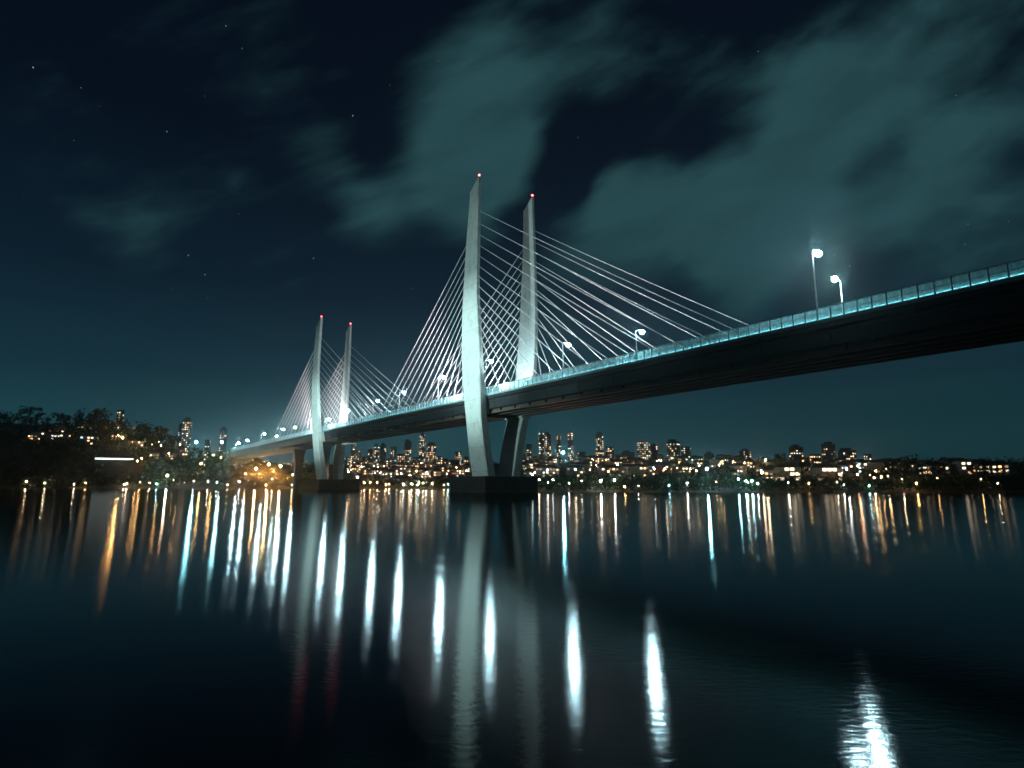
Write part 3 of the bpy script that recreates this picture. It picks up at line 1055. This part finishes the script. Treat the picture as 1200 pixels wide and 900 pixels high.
def scatter_leaves(name, n, placer, mat, size, hmax, label, seed, clump=14):
    rnd = random.Random(seed)
    mb = MB()
    for _ in range(n // clump):
        x, y, k = placer(rnd)
        z = ground_z(x, y)
        if z < 0.25:
            continue
        r = rnd.uniform(1.2, 3.2) * k
        h = rnd.uniform(0.35, 1.0) * hmax * k
        for l in range(clump):
            p = Vector((x + rnd.gauss(0, r * 0.6), y + rnd.gauss(0, r * 0.6), z + h * rnd.uniform(0.05, 1.0) ** 0.8))
            u = Vector((rnd.gauss(0, 1), rnd.gauss(0, 1), rnd.gauss(0, 1))).normalized()
            v = u.orthogonal().normalized()
            s = size * rnd.uniform(0.5, 1.3)
            mb.add([p - u * s, p + v * s * 0.6, p + u * s, p - v * s * 0.6], [(0, 1, 2, 3)])
    return tag(mb.build(name, mat), label, kind='stuff')


def pl_left(rnd):
    px = rnd.uniform(-60, 262)
    Yb = 540 + rnd.uniform(4, 1) * 0 + rnd.random() ** 1.3 * 190
    if 118 < px < 162 and Yb < 592:
        Yb = 545 + rnd.random() * 12 if rnd.random() < 0.3 else 590 + rnd.random() * 130
    p = at(px, 560, Yb)
    return p.x, p.y, 1.0


def pl_right(rnd):
    px = rnd.uniform(625, 1290)
    a = math.atan(((px - 600) / 690.0) * math.cos(TH))
    rb, _ = knots(a)
    r = rb + 1.5 + rnd.random() ** 1.5 * 70
    return r * math.sin(a), r * math.cos(a), rnd.uniform(0.6, 1.15)


def pl_mid(rnd):
    px = rnd.uniform(350, 640)
    a = math.atan(((px - 600) / 690.0) * math.cos(TH))
    rb, _ = knots(a)
    r = rb + (22 if px < 470 else 5) + rnd.random() ** 1.2 * 90
    return r * math.sin(a), r * math.cos(a), rnd.uniform(0.5, 1.0)


def pl_city(rnd):
    px = rnd.uniform(330, 1230)
    a = math.atan(((px - 600) / 690.0) * math.cos(TH))
    rb, _ = knots(a)
    r = rb + 110 + rnd.random() * 750
    return r * math.sin(a), r * math.cos(a), rnd.uniform(0.7, 1.3)


def pl_slope(rnd):
    px = rnd.uniform(255, 352)
    a = math.atan(((px - 600) / 690.0) * math.cos(TH))
    rb, _ = knots(a)
    r = rb + 4 + rnd.random() * 75
    return r * math.sin(a), r * math.cos(a), rnd.uniform(0.25, 0.6)


scatter_leaves('scrub', 9000, pl_slope, M['leaf_dry'], 0.6, 5.0, 'dry scrub on the lit slope under the bridge end', 15)
scatter_leaves('woodland', 24000, pl_left, M['leaf_a'], 1.1, 9.0, 'dark woodland covering the left hillside', 11)
scatter_leaves('shore_bushes', 36000, pl_right, M['leaf_a'], 0.55, 7.5, 'dark band of bushes along the right bank', 12)
scatter_leaves('undergrowth', 9000, pl_mid, M['leaf_b'], 0.7, 6.0, 'low dark undergrowth on the bank between the two pylons', 13)
scatter_leaves('foliage', 16000, pl_city, M['leaf_a'], 1.1, 7.0, 'dark garden foliage between the city houses', 14)

# ------------------------------------------------------------------ buildings
WINM = {}
for nm in ('warm', 'soft', 'cool', 'dim'):
    WINM[nm] = MB().box(-0.9, -0.05, 0.0, 0.9, 0.0, 1.35).mesh('window', M['win_' + nm])
WIN_BIG = MB().box(-1.2, -0.05, 0.0, 1.2, 0.0, 1.8).mesh('window', M['win_soft'])


def pick(rnd, mix):
    r = rnd.random() * sum(mix)
    for nm, k in zip(('warm', 'soft', 'cool', 'dim'), mix):
        r -= k
        if r <= 0:
            return nm
    return 'dim'


def tower(x0, x1, ytop, Y, label, mat=0, lit=0.36, mix=(4, 4, 1.5, 3), top='plant', seed=0, twist=None, cap=95):
    rnd = random.Random(seed * 31 + int(x0))
    c = at((x0 + x1) / 2, ytop, Y)
    tw = rnd.uniform(-0.5, 0.5) if twist is None else twist
    span = (x1 - x0) / F * Y * 1.0
    width = max(6.0, span / (math.cos(tw) + 0.7 * abs(math.sin(tw))))
    depth = width * 0.7
    zb = ground_z(c.x, c.y)
    h = max(8.0, c.z - zb)
    root = empty('apartment_tower', (c.x, c.y, zb - 0.5), tw)
    tag(root, label, 'apartment tower', 'apartment towers of the city skyline')
    hb = h - (2.6 if top != 'flat' else 0)
    w2, d2 = width / 2, depth / 2
    MB().box(-w2, -d2, -2.0, w2, d2, hb).build('wall', M['facade%d' % mat], root)
    if top == 'plant':
        MB().box(-w2 * 0.55, -d2 * 0.6, hb - 0.01, w2 * 0.5, d2 * 0.6, h + 0.5).build('plant_room', M['facade2'], root)
        MB().tube([(w2 * 0.2, 0, h + 0.4), (w2 * 0.2, 0, h + 5)], 0.12, 5).build('mast', M['dark'], root)
    elif top == 'step':
        MB().box(-w2 * 0.7, -d2 * 0.8, hb - 0.01, w2 * 0.3, d2 * 0.8, h + 0.4).build('penthouse', M['facade%d' % mat], root)
    elif top == 'crown':
        MB().box(-w2 - 0.5, -d2 - 0.5, hb - 0.01, w2 + 0.5, d2 + 0.5, hb + 1.0).build('cornice', M['facade3'], root)
        MB().box(-w2 * 0.6, -d2 * 0.6, hb + 1.0, w2 * 0.6, d2 * 0.6, h + 1.2).build('plant_room', M['facade2'], root)
    st = 3.3
    nst = int(hb / st)
    ncx = max(2, int(width / 3.0))
    ncy = max(2, int(depth / 3.2))
    spots = []
    for k in range(max(1, int(nst * 0.1)), nst):
        rowlit = 0.85 * lit * rnd.choice((0.3, 0.7, 1.0, 1.3, 1.9))
        for j in range(ncx):
            if rnd.random() < rowlit:
                spots.append((-w2 + width * (j + 0.5) / ncx, -d2 - 0.005, k * st + 0.9, 0.0))
        sidex = 1 if c.x < 0 else -1            # the flank that faces the river
        if tw < -0.15:
            sidex = 1
        if tw > 0.15:
            sidex = -1
        for j in range(ncy):
            if rnd.random() < rowlit * 0.8:
                spots.append((sidex * (w2 + 0.005), -d2 + depth * (j + 0.5) / ncy, k * st + 0.9, R(90) * sidex))
    rnd.shuffle(spots)
    for sx, sy, sz, rz in spots[:cap]:
        link('window', WINM[pick(rnd, mix)], root, loc=(sx, sy, sz), rz=rz).scale = (rnd.choice((0.5, 0.7, 0.9, 1.25)), 1, rnd.choice((0.75, 1.0, 1.1)))
    return root


WARM, COOL, EVEN = (4.5, 5, 0.7, 4), (1, 3, 4, 2), (2.5, 4, 2.6, 3.4)
TOWERS = [
    (138, 145.5, 480, 760, 'lit tower rising behind the trees of the left hilltop', 3, .6, EVEN, 'flat'),
    (216, 224.5, 489, 900, 'slim bright tower standing alone on the left hill', 3, .62, EVEN, 'plant'),
    (211, 215, 496, 905, 'narrow dark annexe against the slim bright left tower', 2, .25, EVEN, 'flat'),
    (258, 267, 500.5, 950, 'dark tower just left of the bridge end', 0, .42, COOL, 'plant'),
    (241, 247, 515, 950, 'low block between the two lamps left of the bridge end', 2, .4, COOL, 'flat'),
    (412, 417, 519, 1050, 'tower seen directly under the deck right of the distant pylon', 1, .5, WARM, 'flat'),
    (417.5, 423, 527, 1040, 'lower neighbour of the tower right of the distant pylon', 1, .5, WARM, 'flat'),
    (431, 437, 526, 1120, 'dim low block left of the twin blocks under the deck', 2, .25, COOL, 'flat'),
    (438, 445, 520, 1080, 'left one of the twin blocks under the bridge deck', 0, .45, EVEN, 'step'),
    (446, 452.5, 519, 1090, 'right one of the twin blocks under the bridge deck', 0, .4, EVEN, 'plant'),
    (457, 465, 523, 1060, 'squat white lit block right of the twin blocks', 3, .5, COOL, 'flat'),
    (474, 482.5, 515, 1100, 'broad dotted tower midway between the pylons', 0, .5, EVEN, 'step'),
    (492, 498.5, 507, 1150, 'tallest slim tower midway between the pylons', 2, .38, WARM, 'plant'),
    (500, 511, 519, 1080, 'golden tower with a bright lit top beside the tallest slim one', 1, .75, WARM, 'crown'),
    (518, 525, 537, 1050, 'small dark block left of the bright near pylon leg', 2, .3, WARM, 'flat'),
    (533, 541, 529, 1030, 'warm dotted block half behind the bright near pylon leg', 1, .55, WARM, 'flat'),
    (572, 577, 531, 1050, 'block seen in the gap between the near pylon legs', 2, .45, WARM, 'flat'),
    (617, 623, 520, 900, 'warm block beside the near rear pylon leg', 1, .5, WARM, 'flat'),
    (631, 637.5, 505, 1000, 'left half of the tall pair right of the near pylon', 0, .42, EVEN, 'plant'),
    (638, 645.5, 506, 1000, 'right half of the tall pair right of the near pylon', 0, .34, EVEN, 'step'),
    (652, 657, 510, 1050, 'thin tower above the cyan shore lamp', 2, .5, WARM, 'flat'),
    (665, 672, 504, 1050, 'tall slim tower right of the cyan shore lamp', 2, .42, EVEN, 'plant'),
    (675, 686, 529, 980, 'low wide block right of the cyan shore lamp', 0, .3, COOL, 'flat'),
    (698, 707, 506, 980, 'tallest dotted tower between the thin tower and the broad bright one', 0, .5, EVEN, 'plant'),
    (710, 719, 523, 990, 'shorter tower beside the tallest dotted one', 2, .35, EVEN, 'flat'),
    (727, 744, 528, 950, 'wide dim block left of the broad bright tower', 2, .2, EVEN, 'step'),
    (747, 761, 517, 920, 'broad bright tower full of lit windows', 3, .62, EVEN, 'flat'),
    (762, 770, 520, 960, 'dim tower leaning close to the broad bright one', 2, .22, COOL, 'plant'),
    (781, 796, 515, 900, 'dark stepped tower right of the broad bright one', 2, .28, EVEN, 'step'),
    (797.5, 810, 523, 930, 'grey tower attached to the dark stepped one', 0, .36, COOL, 'flat'),
    (824, 837, 529, 900, 'dark block above the tall cyan bank lamp', 2, .14, COOL, 'plant'),
    (846, 862, 536, 850, 'low dotted block right of the tall cyan bank lamp', 0, .4, EVEN, 'flat'),
    (867, 879, 526, 980, 'faint tower above the three cyan bank lamps', 2, .2, COOL, 'plant'),
    (926, 939, 521, 760, 'left tower of the three on the right bank', 2, .42, EVEN, 'step'),
    (964, 976, 518.5, 800, 'middle tower of the three on the right bank with a flat cap', 3, .5, EVEN, 'crown'),
    (983, 1001, 525, 720, 'broad dark tower rightmost of the three on the right bank', 2, .42, EVEN, 'step'),
    (1003, 1012, 539, 700, 'low lit block right of the three right bank towers', 0, .5, WARM, 'flat'),
]
for i, t in enumerate(TOWERS):
    tower(t[0], t[1], t[2], t[3], t[4], t[5], t[6], t[7], t[8], seed=i)

# mid-rise blocks that fill the city band between the towers
MID = [(404, 411), (424, 431), (453, 458), (466, 474), (484, 491), (512, 519), (526, 533), (544, 549), (606, 613), (613, 618), (624, 631), (646, 652), (657, 664), (686, 692), (692, 698), (719, 727), (744, 748), (771, 777),
       (777, 782), (811, 817), (817, 824), (838, 845), (880, 887), (888, 894), (912, 920), (940, 948), (950, 960), (1012, 1020)]
for i, (xa, xb) in enumerate(MID):
    rnd = random.Random(i + 40)
    xm = (xa + xb) / 2
    near = min(TOWERS, key=lambda t: abs((t[0] + t[1]) / 2 - xm))
    yt = rnd.uniform(531, 541)
    side = 'left' if xm < (near[0] + near[1]) / 2 else 'right'
    mt = rnd.choice((0, 1, 2))
    short = near[4].split(' with ')[0].split(' of the three ')[0].split(' under ')[0].split(' right of ')[0].split(' left of ')[0].split(' between ')[0].split(' beside ')[0].split(' above ')[0].split(' half ')[0].split(' midway ')[0]
    tower(xa, xb, yt, rnd.uniform(780, 930) if xm < 880 else rnd.uniform(600, 720), 'low %s block just %s of the %s' % (('grey', 'tan', 'slate')[mt], side, short), mt, rnd.uniform(.45, .8), rnd.choice((WARM, WARM, EVEN)), 'flat', seed=200 + i)

# houses: three kinds, copied
roof_me, body_me = {}, {}
for k, (w, d, h, rh) in enumerate(((11, 9, 6, 3.2), (15, 10, 9, 2.6), (9, 9, 7, 3.6))):
    w2, d2 = w / 2, d / 2
    roof_me[k] = MB().add([(-w2 - .5, -d2 - .5, h), (w2 + .5, -d2 - .5, h), (w2 + .5, d2 + .5, h), (-w2 - .5, d2 + .5, h), (-w2 * .5, 0, h + rh), (w2 * .5, 0, h + rh)],
                          [(0, 1, 5, 4), (1, 2, 5), (2, 3, 4, 5), (3, 0, 4), (3, 2, 1, 0)]).mesh('roof', M['roof'])
    for wn in ('cream', 'grey', 'brick'):
        body_me[k, wn] = MB().box(-w2, -d2, -3, w2, d2, h - 0.004).mesh('wall', M['wall_' + wn])
HD = ((11, 9, 6), (15, 10, 9), (9, 9, 7))
HN = ('small hip roofed', 'long three storey', 'compact tall')


def house(x, y, kind, wn, nwin, mix, label, seed, big=0):
    rnd = random.Random(seed)
    root = empty('house', (x, y, ground_z(x, y) - 0.2), math.atan2(-x, y) + rnd.uniform(-0.45, 0.45))
    tag(root, label, 'house', 'houses of the city across the river')
    link('wall', body_me[kind, wn], root)
    link('roof', roof_me[kind], root)
    w, d, h = HD[kind]
    cells = [(i, j) for i in range(int(w / 3)) for j in range(int(h / 3))]
    rnd.shuffle(cells)
    for i, j in cells[:nwin]:
        xx = -w / 2 + w * (i + 0.5) / int(w / 3)
        link('window', WIN_BIG if big else WINM[pick(rnd, mix)], root, loc=(xx, -d / 2 - 0.005, 0.9 + j * 3.0))
    return root


def by_px(px, q):
    """A point q metres behind the waterline at a bearing."""
    a = math.atan(((px - 600) / 690.0) * math.cos(TH))
    rb, _ = knots(a)
    return (rb + q) * math.sin(a), (rb + q) * math.cos(a)


AREAS = [(398, 432, 'right of the distant pylon', 12), (432, 470, 'below the twin blocks', 17), (470, 515, 'below the golden tower', 20),
         (515, 548, 'left of the near pylon', 12), (606, 650, 'below the tall pair', 20), (672, 725, 'below the tallest dotted tower', 18),
         (722, 775, 'below the broad bright tower', 22), (775, 822, 'below the dark stepped tower', 15), (838, 880, 'behind three cyan lamps', 8), (890, 925, 'beside the white house', 8),
         (925, 1000, 'below the three right towers', 12), (1003, 1050, 'near the right bank end', 6), (20, 130, 'on the dark far left hillside', 9), (1062, 1180, 'on the dark far right bank', 9), (140, 215, 'on the left hill', 11), (225, 265, 'left of the abutment', 5)]
seed = 100
for xa, xb, where, n in AREAS:
    for i in range(n):
        rnd = random.Random(seed)
        px = xa + (xb - xa) * (i + rnd.uniform(0.1, 0.9)) / n
        if xb < 300:
            q = rnd.uniform(60, 260)
        elif xa > 880:
            q = rnd.uniform(120, 380)
        else:
            q = rnd.uniform(200, 700)
        x, y = by_px(px, q)
        kind = rnd.choice((0, 1, 1, 2))
        wn = rnd.choice(('cream', 'grey', 'brick'))
        nw = rnd.choice((3, 4, 5, 6, 7))
        side = 'left' if i < n / 3 else ('middle' if i < 2 * n / 3 else 'right')
        lab = '%s %s house with %s lit windows %s' % (HN[kind], wn, ('three', 'four', 'five', 'six', 'seven')[nw - 3], where)
        house(x, y, kind, wn, nw, WARM if rnd.random() < 0.75 else EVEN, lab, seed)
        seed += 1
# a few singled out by what the photograph shows
x, y = by_px(924, 105)
house(x, y, 1, 'cream', 7, EVEN, 'white house with a large glowing front on the right bank', 901, 1)
x, y = by_px(969, 95)
house(x, y, 1, 'cream', 6, WARM, 'yellow lit long house in front of the middle right bank tower', 902, 1)

# long lit pavilion on the left bank
p = at(134, 540, 575)
pav = empty('pavilion', (p.x, p.y, ground_z(p.x, p.y)), math.atan2(-p.x, p.y))
tag(pav, 'low flat pavilion with one long white lit window band on the left bank', 'pavilion')
zt = at(140, 537, 560).z - pav.location.z
MB().box(-16, 0, -3, 16, 8, zt + 1.2).build('wall', M['dark'], pav)
MB().box(-17, -1.2, zt + 1.2, 17, 9, zt + 1.6).build('roof', M['dark'], pav)
MB().box(-15.5, -0.08, zt - 0.7, 15.5, -0.003, zt + 0.7).build('window', glow('white_window_band', (0.9, 1.0, 0.95), 2.2, False), pav)


# ------------------------------------------------------------------ shore and city lamps
LM = {}
_nt = M['cap'].node_tree
_b = next(n for n in _nt.nodes if n.type == 'BSDF_PRINCIPLED')
_cr = next(n for n in _nt.nodes if n.type == 'VALTORGB')
_g = N(_nt, 'ShaderNodeNewGeometry')
_sp = N(_nt, 'ShaderNodeSeparateXYZ')
_nt.links.new(_g.outputs['Position'], _sp.inputs[0])
_nz = N(_nt, 'ShaderNodeTexNoise', Scale=0.8, Detail=4)
_nt.links.new(_g.outputs['Position'], _nz.inputs['Vector'])
_ad = N(_nt, 'ShaderNodeMath', operation='MULTIPLY_ADD')
_nt.links.new(_nz.outputs['Fac'], _ad.inputs[0])
_ad.inputs[1].default_value = -1.4
_nt.links.new(_sp.outputs['Z'], _ad.inputs[2])
_tr = N(_nt, 'ShaderNodeValToRGB')
_mr = N(_nt, 'ShaderNodeMapRange')
_mr.inputs['From Min'].default_value = -1.0
_mr.inputs['From Max'].default_value = 2.0
_nt.links.new(_ad.outputs[0], _mr.inputs['Value'])
_nt.links.new(_mr.outputs[0], _tr.inputs['Fac'])
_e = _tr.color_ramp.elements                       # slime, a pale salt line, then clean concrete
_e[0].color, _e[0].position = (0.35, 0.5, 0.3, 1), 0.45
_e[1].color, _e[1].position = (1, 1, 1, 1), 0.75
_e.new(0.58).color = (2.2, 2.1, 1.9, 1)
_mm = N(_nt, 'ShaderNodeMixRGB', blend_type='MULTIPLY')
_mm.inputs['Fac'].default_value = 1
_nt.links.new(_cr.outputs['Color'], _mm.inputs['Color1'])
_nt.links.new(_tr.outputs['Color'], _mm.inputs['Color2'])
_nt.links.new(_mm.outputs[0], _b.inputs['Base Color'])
SHK = 1.3


def lamp_mat(kind, power):
    key = (kind, power)
    if key not in LM:
        c = {'cyan': (0.30, 0.88, 1.0), 'white': (0.95, 0.95, 0.85), 'warm': (1.0, 0.52, 0.16), 'soft': (1.0, 0.74, 0.42), 'red': (1.0, 0.30, 0.10)}[kind]
        LM[key] = glow('%s_lamp_glass' % kind, c, power)
    return LM[key]


def shore_lamp(px, py, Y, kind, power, r, label, group, snap=None):
    p = at(px, py, Y)
    zg = ground_z(p.x, p.y)
    h = p.z - zg
    if h < 2.2:
        h = 2.2
    power *= SHK
    root = empty('lamp_post', (p.x, p.y, zg - 0.1), math.atan2(-p.x, p.y))
    tag(root, label, 'lamp', group)
    MB().tube([(0, 0.12, -1), (0, 0.12, h * 0.5), (0, 0.12, h - r * 0.9)], [0.13, 0.1, 0.07], 7).build('pole', M['dark'], root, True)
    MB().loft([[(-0.3, -0.2, h + r), (0.3, -0.2, h + r), (0.3, 0.35, h + r), (-0.3, 0.35, h + r)], [(-0.15, 0.0, h + r + 0.25), (0.15, 0.0, h + r + 0.25), (0.15, 0.2, h + r + 0.25), (-0.15, 0.2, h + r + 0.25)]]).build('lamp_head', M['dark'], root)
    link('bulb', ball_mesh('bulb', r, lamp_mat(kind, power), 1), root, loc=(0, 0, h))
    return root


G1, G2 = 'lamps along the far shore', 'street lamps of the city hillside'
SH = [
    (660, 530, 420, 'cyan', 700, .75, 'tall cyan lamp on the right bank beside the near pylon'),
    (704, 563, 306, 'white', 320, .36, 'left one of the pair of white lamps low on the right bank'),
    (720, 562.5, 306, 'white', 260, .36, 'right one of the pair of white lamps low on the right bank'),
    (828.5, 549, 320, 'cyan', 800, .6, 'tall cyan bank lamp with a visible pole'),
    (865, 561, 304, 'cyan', 240, .36, 'left one of the three low cyan bank lamps'),
    (874, 563, 300, 'cyan', 330, .4, 'middle one of the three low cyan bank lamps'),
    (881, 563, 300, 'cyan', 240, .36, 'right one of the three low cyan bank lamps'),
    (897, 539, 520, 'soft', 160, .6, 'upper pale lamp of the warm cluster left of the white house'),
    (900, 547, 480, 'warm', 280, .6, 'orange lamp of the warm cluster left of the white house'),
    (907, 548.5, 470, 'soft', 240, .6, 'brightest lamp of the warm cluster left of the white house'),
    (902, 553, 440, 'soft', 200, .5, 'lowest lamp of the warm cluster left of the white house'),
    (954, 551, 400, 'white', 200, .5, 'white lamp between the white house and the yellow house'),
    (984, 550, 390, 'soft', 420, .5, 'bright lamp beside the yellow lit long house'),
    (1005, 555.5, 350, 'red', 200, .45, 'reddish lamp right of the broad dark tower'),
    (1020, 556, 350, 'red', 150, .4, 'reddish lamp near the low tree of the right bank'),
    (1024, 559.5, 330, 'soft', 220, .42, 'pale lamp lowest near the right end of the bank'),
    (1033, 559, 335, 'warm', 160, .4, 'orange lamp right of the lowest pale lamp'),
    (1041, 557, 335, 'soft', 150, .4, 'pale lamp in front of the dense right end tree'),
    (196, 557, 548, 'white', 420, .6, 'lone white lamp low by the water at the left bank'),
    (230, 518, 575, 'cyan', 700, .85, 'tall lamp left of the bridge end above the hillside'),
    (260, 518, 572, 'cyan', 600, .8, 'tall lamp nearest the bridge end on the left bank'),
    (419, 559, 520, 'soft', 420, .55, 'bright warm lamp on the sandy shore beside the distant pile cap'),
    (148, 571, 545, 'soft', 120, .45, 'small lamp at the waterline of the far left bank'),
    (525, 567, 480, 'cyan', 90, .4, 'dim bluish lamp on the bank left of the near pile cap'),
    (541, 566, 478, 'white', 110, .4, 'whitish lamp on the bank beside the near pile cap'),
    (489, 568, 482, 'cyan', 80, .35, 'lowest bluish lamp on the bank between the pylons'),
    (648, 562, 315, 'white', 120, .34, 'small white lamp right of the near pile cap'),
    (632, 562, 320, 'soft', 120, .34, 'small pale lamp against the near pile cap'),
]
for a in SH:
    shore_lamp(*a, G1)
# sodium lamps that light the slope under the left end of the bridge and the left hill
SL = [(300, 549, 540, 2200, .5, 'left sodium lamp lighting the slope under the bridge end'), (315, 544, 545, 3400, .55, 'middle sodium lamp lighting the slope under the bridge end'),
      (329, 546, 541, 3400, .55, 'right sodium lamp lighting the slope under the bridge end'), (343, 556, 524, 120, .4, 'small sodium lamp at the foot of the lit slope'),
      (288, 555, 534, 100, .4, 'faint sodium lamp left of the lit slope'),
      (236, 543, 556, 260, .5, 'sodium lamp on the left bank below the tall lamp'), (250, 533, 580, 240, .5, 'sodium lamp beside the path left of the abutment'), (259, 536, 572, 160, .45, 'second sodium lamp beside the path left of the abutment'),
      (144, 513, 640, 700, .6, 'orange lamp under the left hilltop trees'), (150, 518, 630, 600, .55, 'orange lamp just below another on the left hilltop'), (139, 510, 645, 220, .5, 'orange lamp at the left of the hilltop glow'),
      (186, 518, 640, 450, .5, 'orange lamp midway down the left hill'), (189, 522, 630, 160, .45, 'small orange lamp midway down the left hill'), (211, 521, 640, 600, .55, 'orange lamp at the foot of the slim bright tower'),
      (198, 531, 600, 120, .45, 'reddish orange lamp low on the left hill'), (166, 537, 575, 140, .45, 'orange lamp beside the flat pavilion'), (161, 540, 566, 140, .45, 'orange lamp in front of the flat pavilion'),
      (348, 560, 522, 120, .35, 'orange lamp behind the distant pile cap'), (434, 565, 505, 100, .35, 'small orange lamp on the sandy shore')]
for px, py, Y, pw, r, lab in SL:
    shore_lamp(px, py, Y, 'warm', pw, r, lab, 'sodium lamps on the left bank')
# small lamps added at the water's edge to cast thin streaks on the river
seed = 700
for xa, xb, where, n, kinds in [(425, 525, 'between the two pylons', 10, ('warm', 'warm', 'soft', 'soft', 'white')), (634, 820, 'right of the near pylon', 9, ('soft', 'white', 'warm', 'white', 'cyan')),
                                (832, 1062, 'on the right bank', 9, ('soft', 'warm', 'white', 'cyan')), (152, 262, 'on the left bank', 8, ('warm', 'white', 'soft', 'cyan')), (262, 350, 'below the bridge end', 5, ('white', 'soft', 'warm')),
                                (345, 425, 'near the distant pylon', 6, ('soft', 'warm')), (1064, 1190, 'along the dark right bank', 4, ('soft', 'warm')), (10, 150, 'along the dark left bank', 5, ('warm', 'soft', 'white'))]:
    for i in range(n):
        rnd = random.Random(seed)
        seed += 1
        px = xa + (xb - xa) * (i + rnd.uniform(0.05, 0.95)) / n
        x, y = by_px(px, rnd.uniform(-1.0, 9.0))
        zg = max(ground_z(x, y), -1.0)
        kind = rnd.choice(kinds)
        r = 0.13 if px > 600 else 0.2
        h = rnd.uniform(2.6, 5.5)
        root = empty('lamp_post', (x, y, zg - 0.1), math.atan2(-x, y))
        tag(root, 'small %s streak lamp added at the water edge %s' % ({'warm': 'orange', 'soft': 'pale yellow', 'white': 'white', 'cyan': 'bluish'}[kind], where), 'lamp', 'small streak lamps added along the water edge')
        MB().tube([(0, 0.1, -2.5), (0, 0.1, h - r)], [0.10, 0.06], 6).build('pole', M['dark'], root, True)
        link('bulb', ball_mesh('bulb', r, lamp_mat(kind, rnd.choice((180, 360, 650, 1100)) * (1.0 if px > 600 else 1.5)), 1), root, loc=(0, 0, h))
# street lamps among the houses
seed = 500
for xa, xb, where, n in [a for a in AREAS if 300 < a[0] < 1055]:
    m = max(4, int(n * 0.75))
    for i in range(m):
        rnd = random.Random(seed)
        seed += 1
        px = xa + (xb - xa) * (i + rnd.uniform(0.1, 0.9)) / m
        x, y = by_px(px, rnd.uniform(160, 620) if xa < 880 else rnd.uniform(90, 260))
        zg = ground_z(x, y)
        kind = rnd.choice(('warm', 'warm', 'soft', 'soft', 'white'))
        r = rnd.choice((.4, .5, .6))
        pw = rnd.choice((60, 100, 160))
        h = rnd.uniform(5.5, 8)
        root = empty('lamp_post', (x, y, zg - 0.1), math.atan2(-x, y))
        tag(root, '%s street lamp among the houses %s' % ({'warm': 'orange', 'soft': 'pale yellow', 'white': 'white'}[kind], where), 'lamp', G2)
        MB().tube([(0, 0.12, -1), (0, 0.12, h - r)], [0.12, 0.07], 6).build('pole', M['dark'], root, True)
        link('bulb', ball_mesh('bulb', r, lamp_mat(kind, pw), 1), root, loc=(0, 0, h))


# ------------------------------------------------------------------ night air
if HAZE > 0:
    m, nt, out = new_mat('night_haze')
    pv = N(nt, 'ShaderNodeVolumePrincipled')
    pv.inputs['Color'].default_value = (0.75, 0.9, 0.95, 1)
    pv.inputs['Density'].default_value = HAZE
    pv.inputs['Anisotropy'].default_value = 0.945
    nt.links.new(pv.outputs[0], out.inputs['Volume'])
    tag(MB().box(-2500, -600, -6, 2500, 3200, 190).build('haze', m), 'thin night haze over the river', kind='stuff')
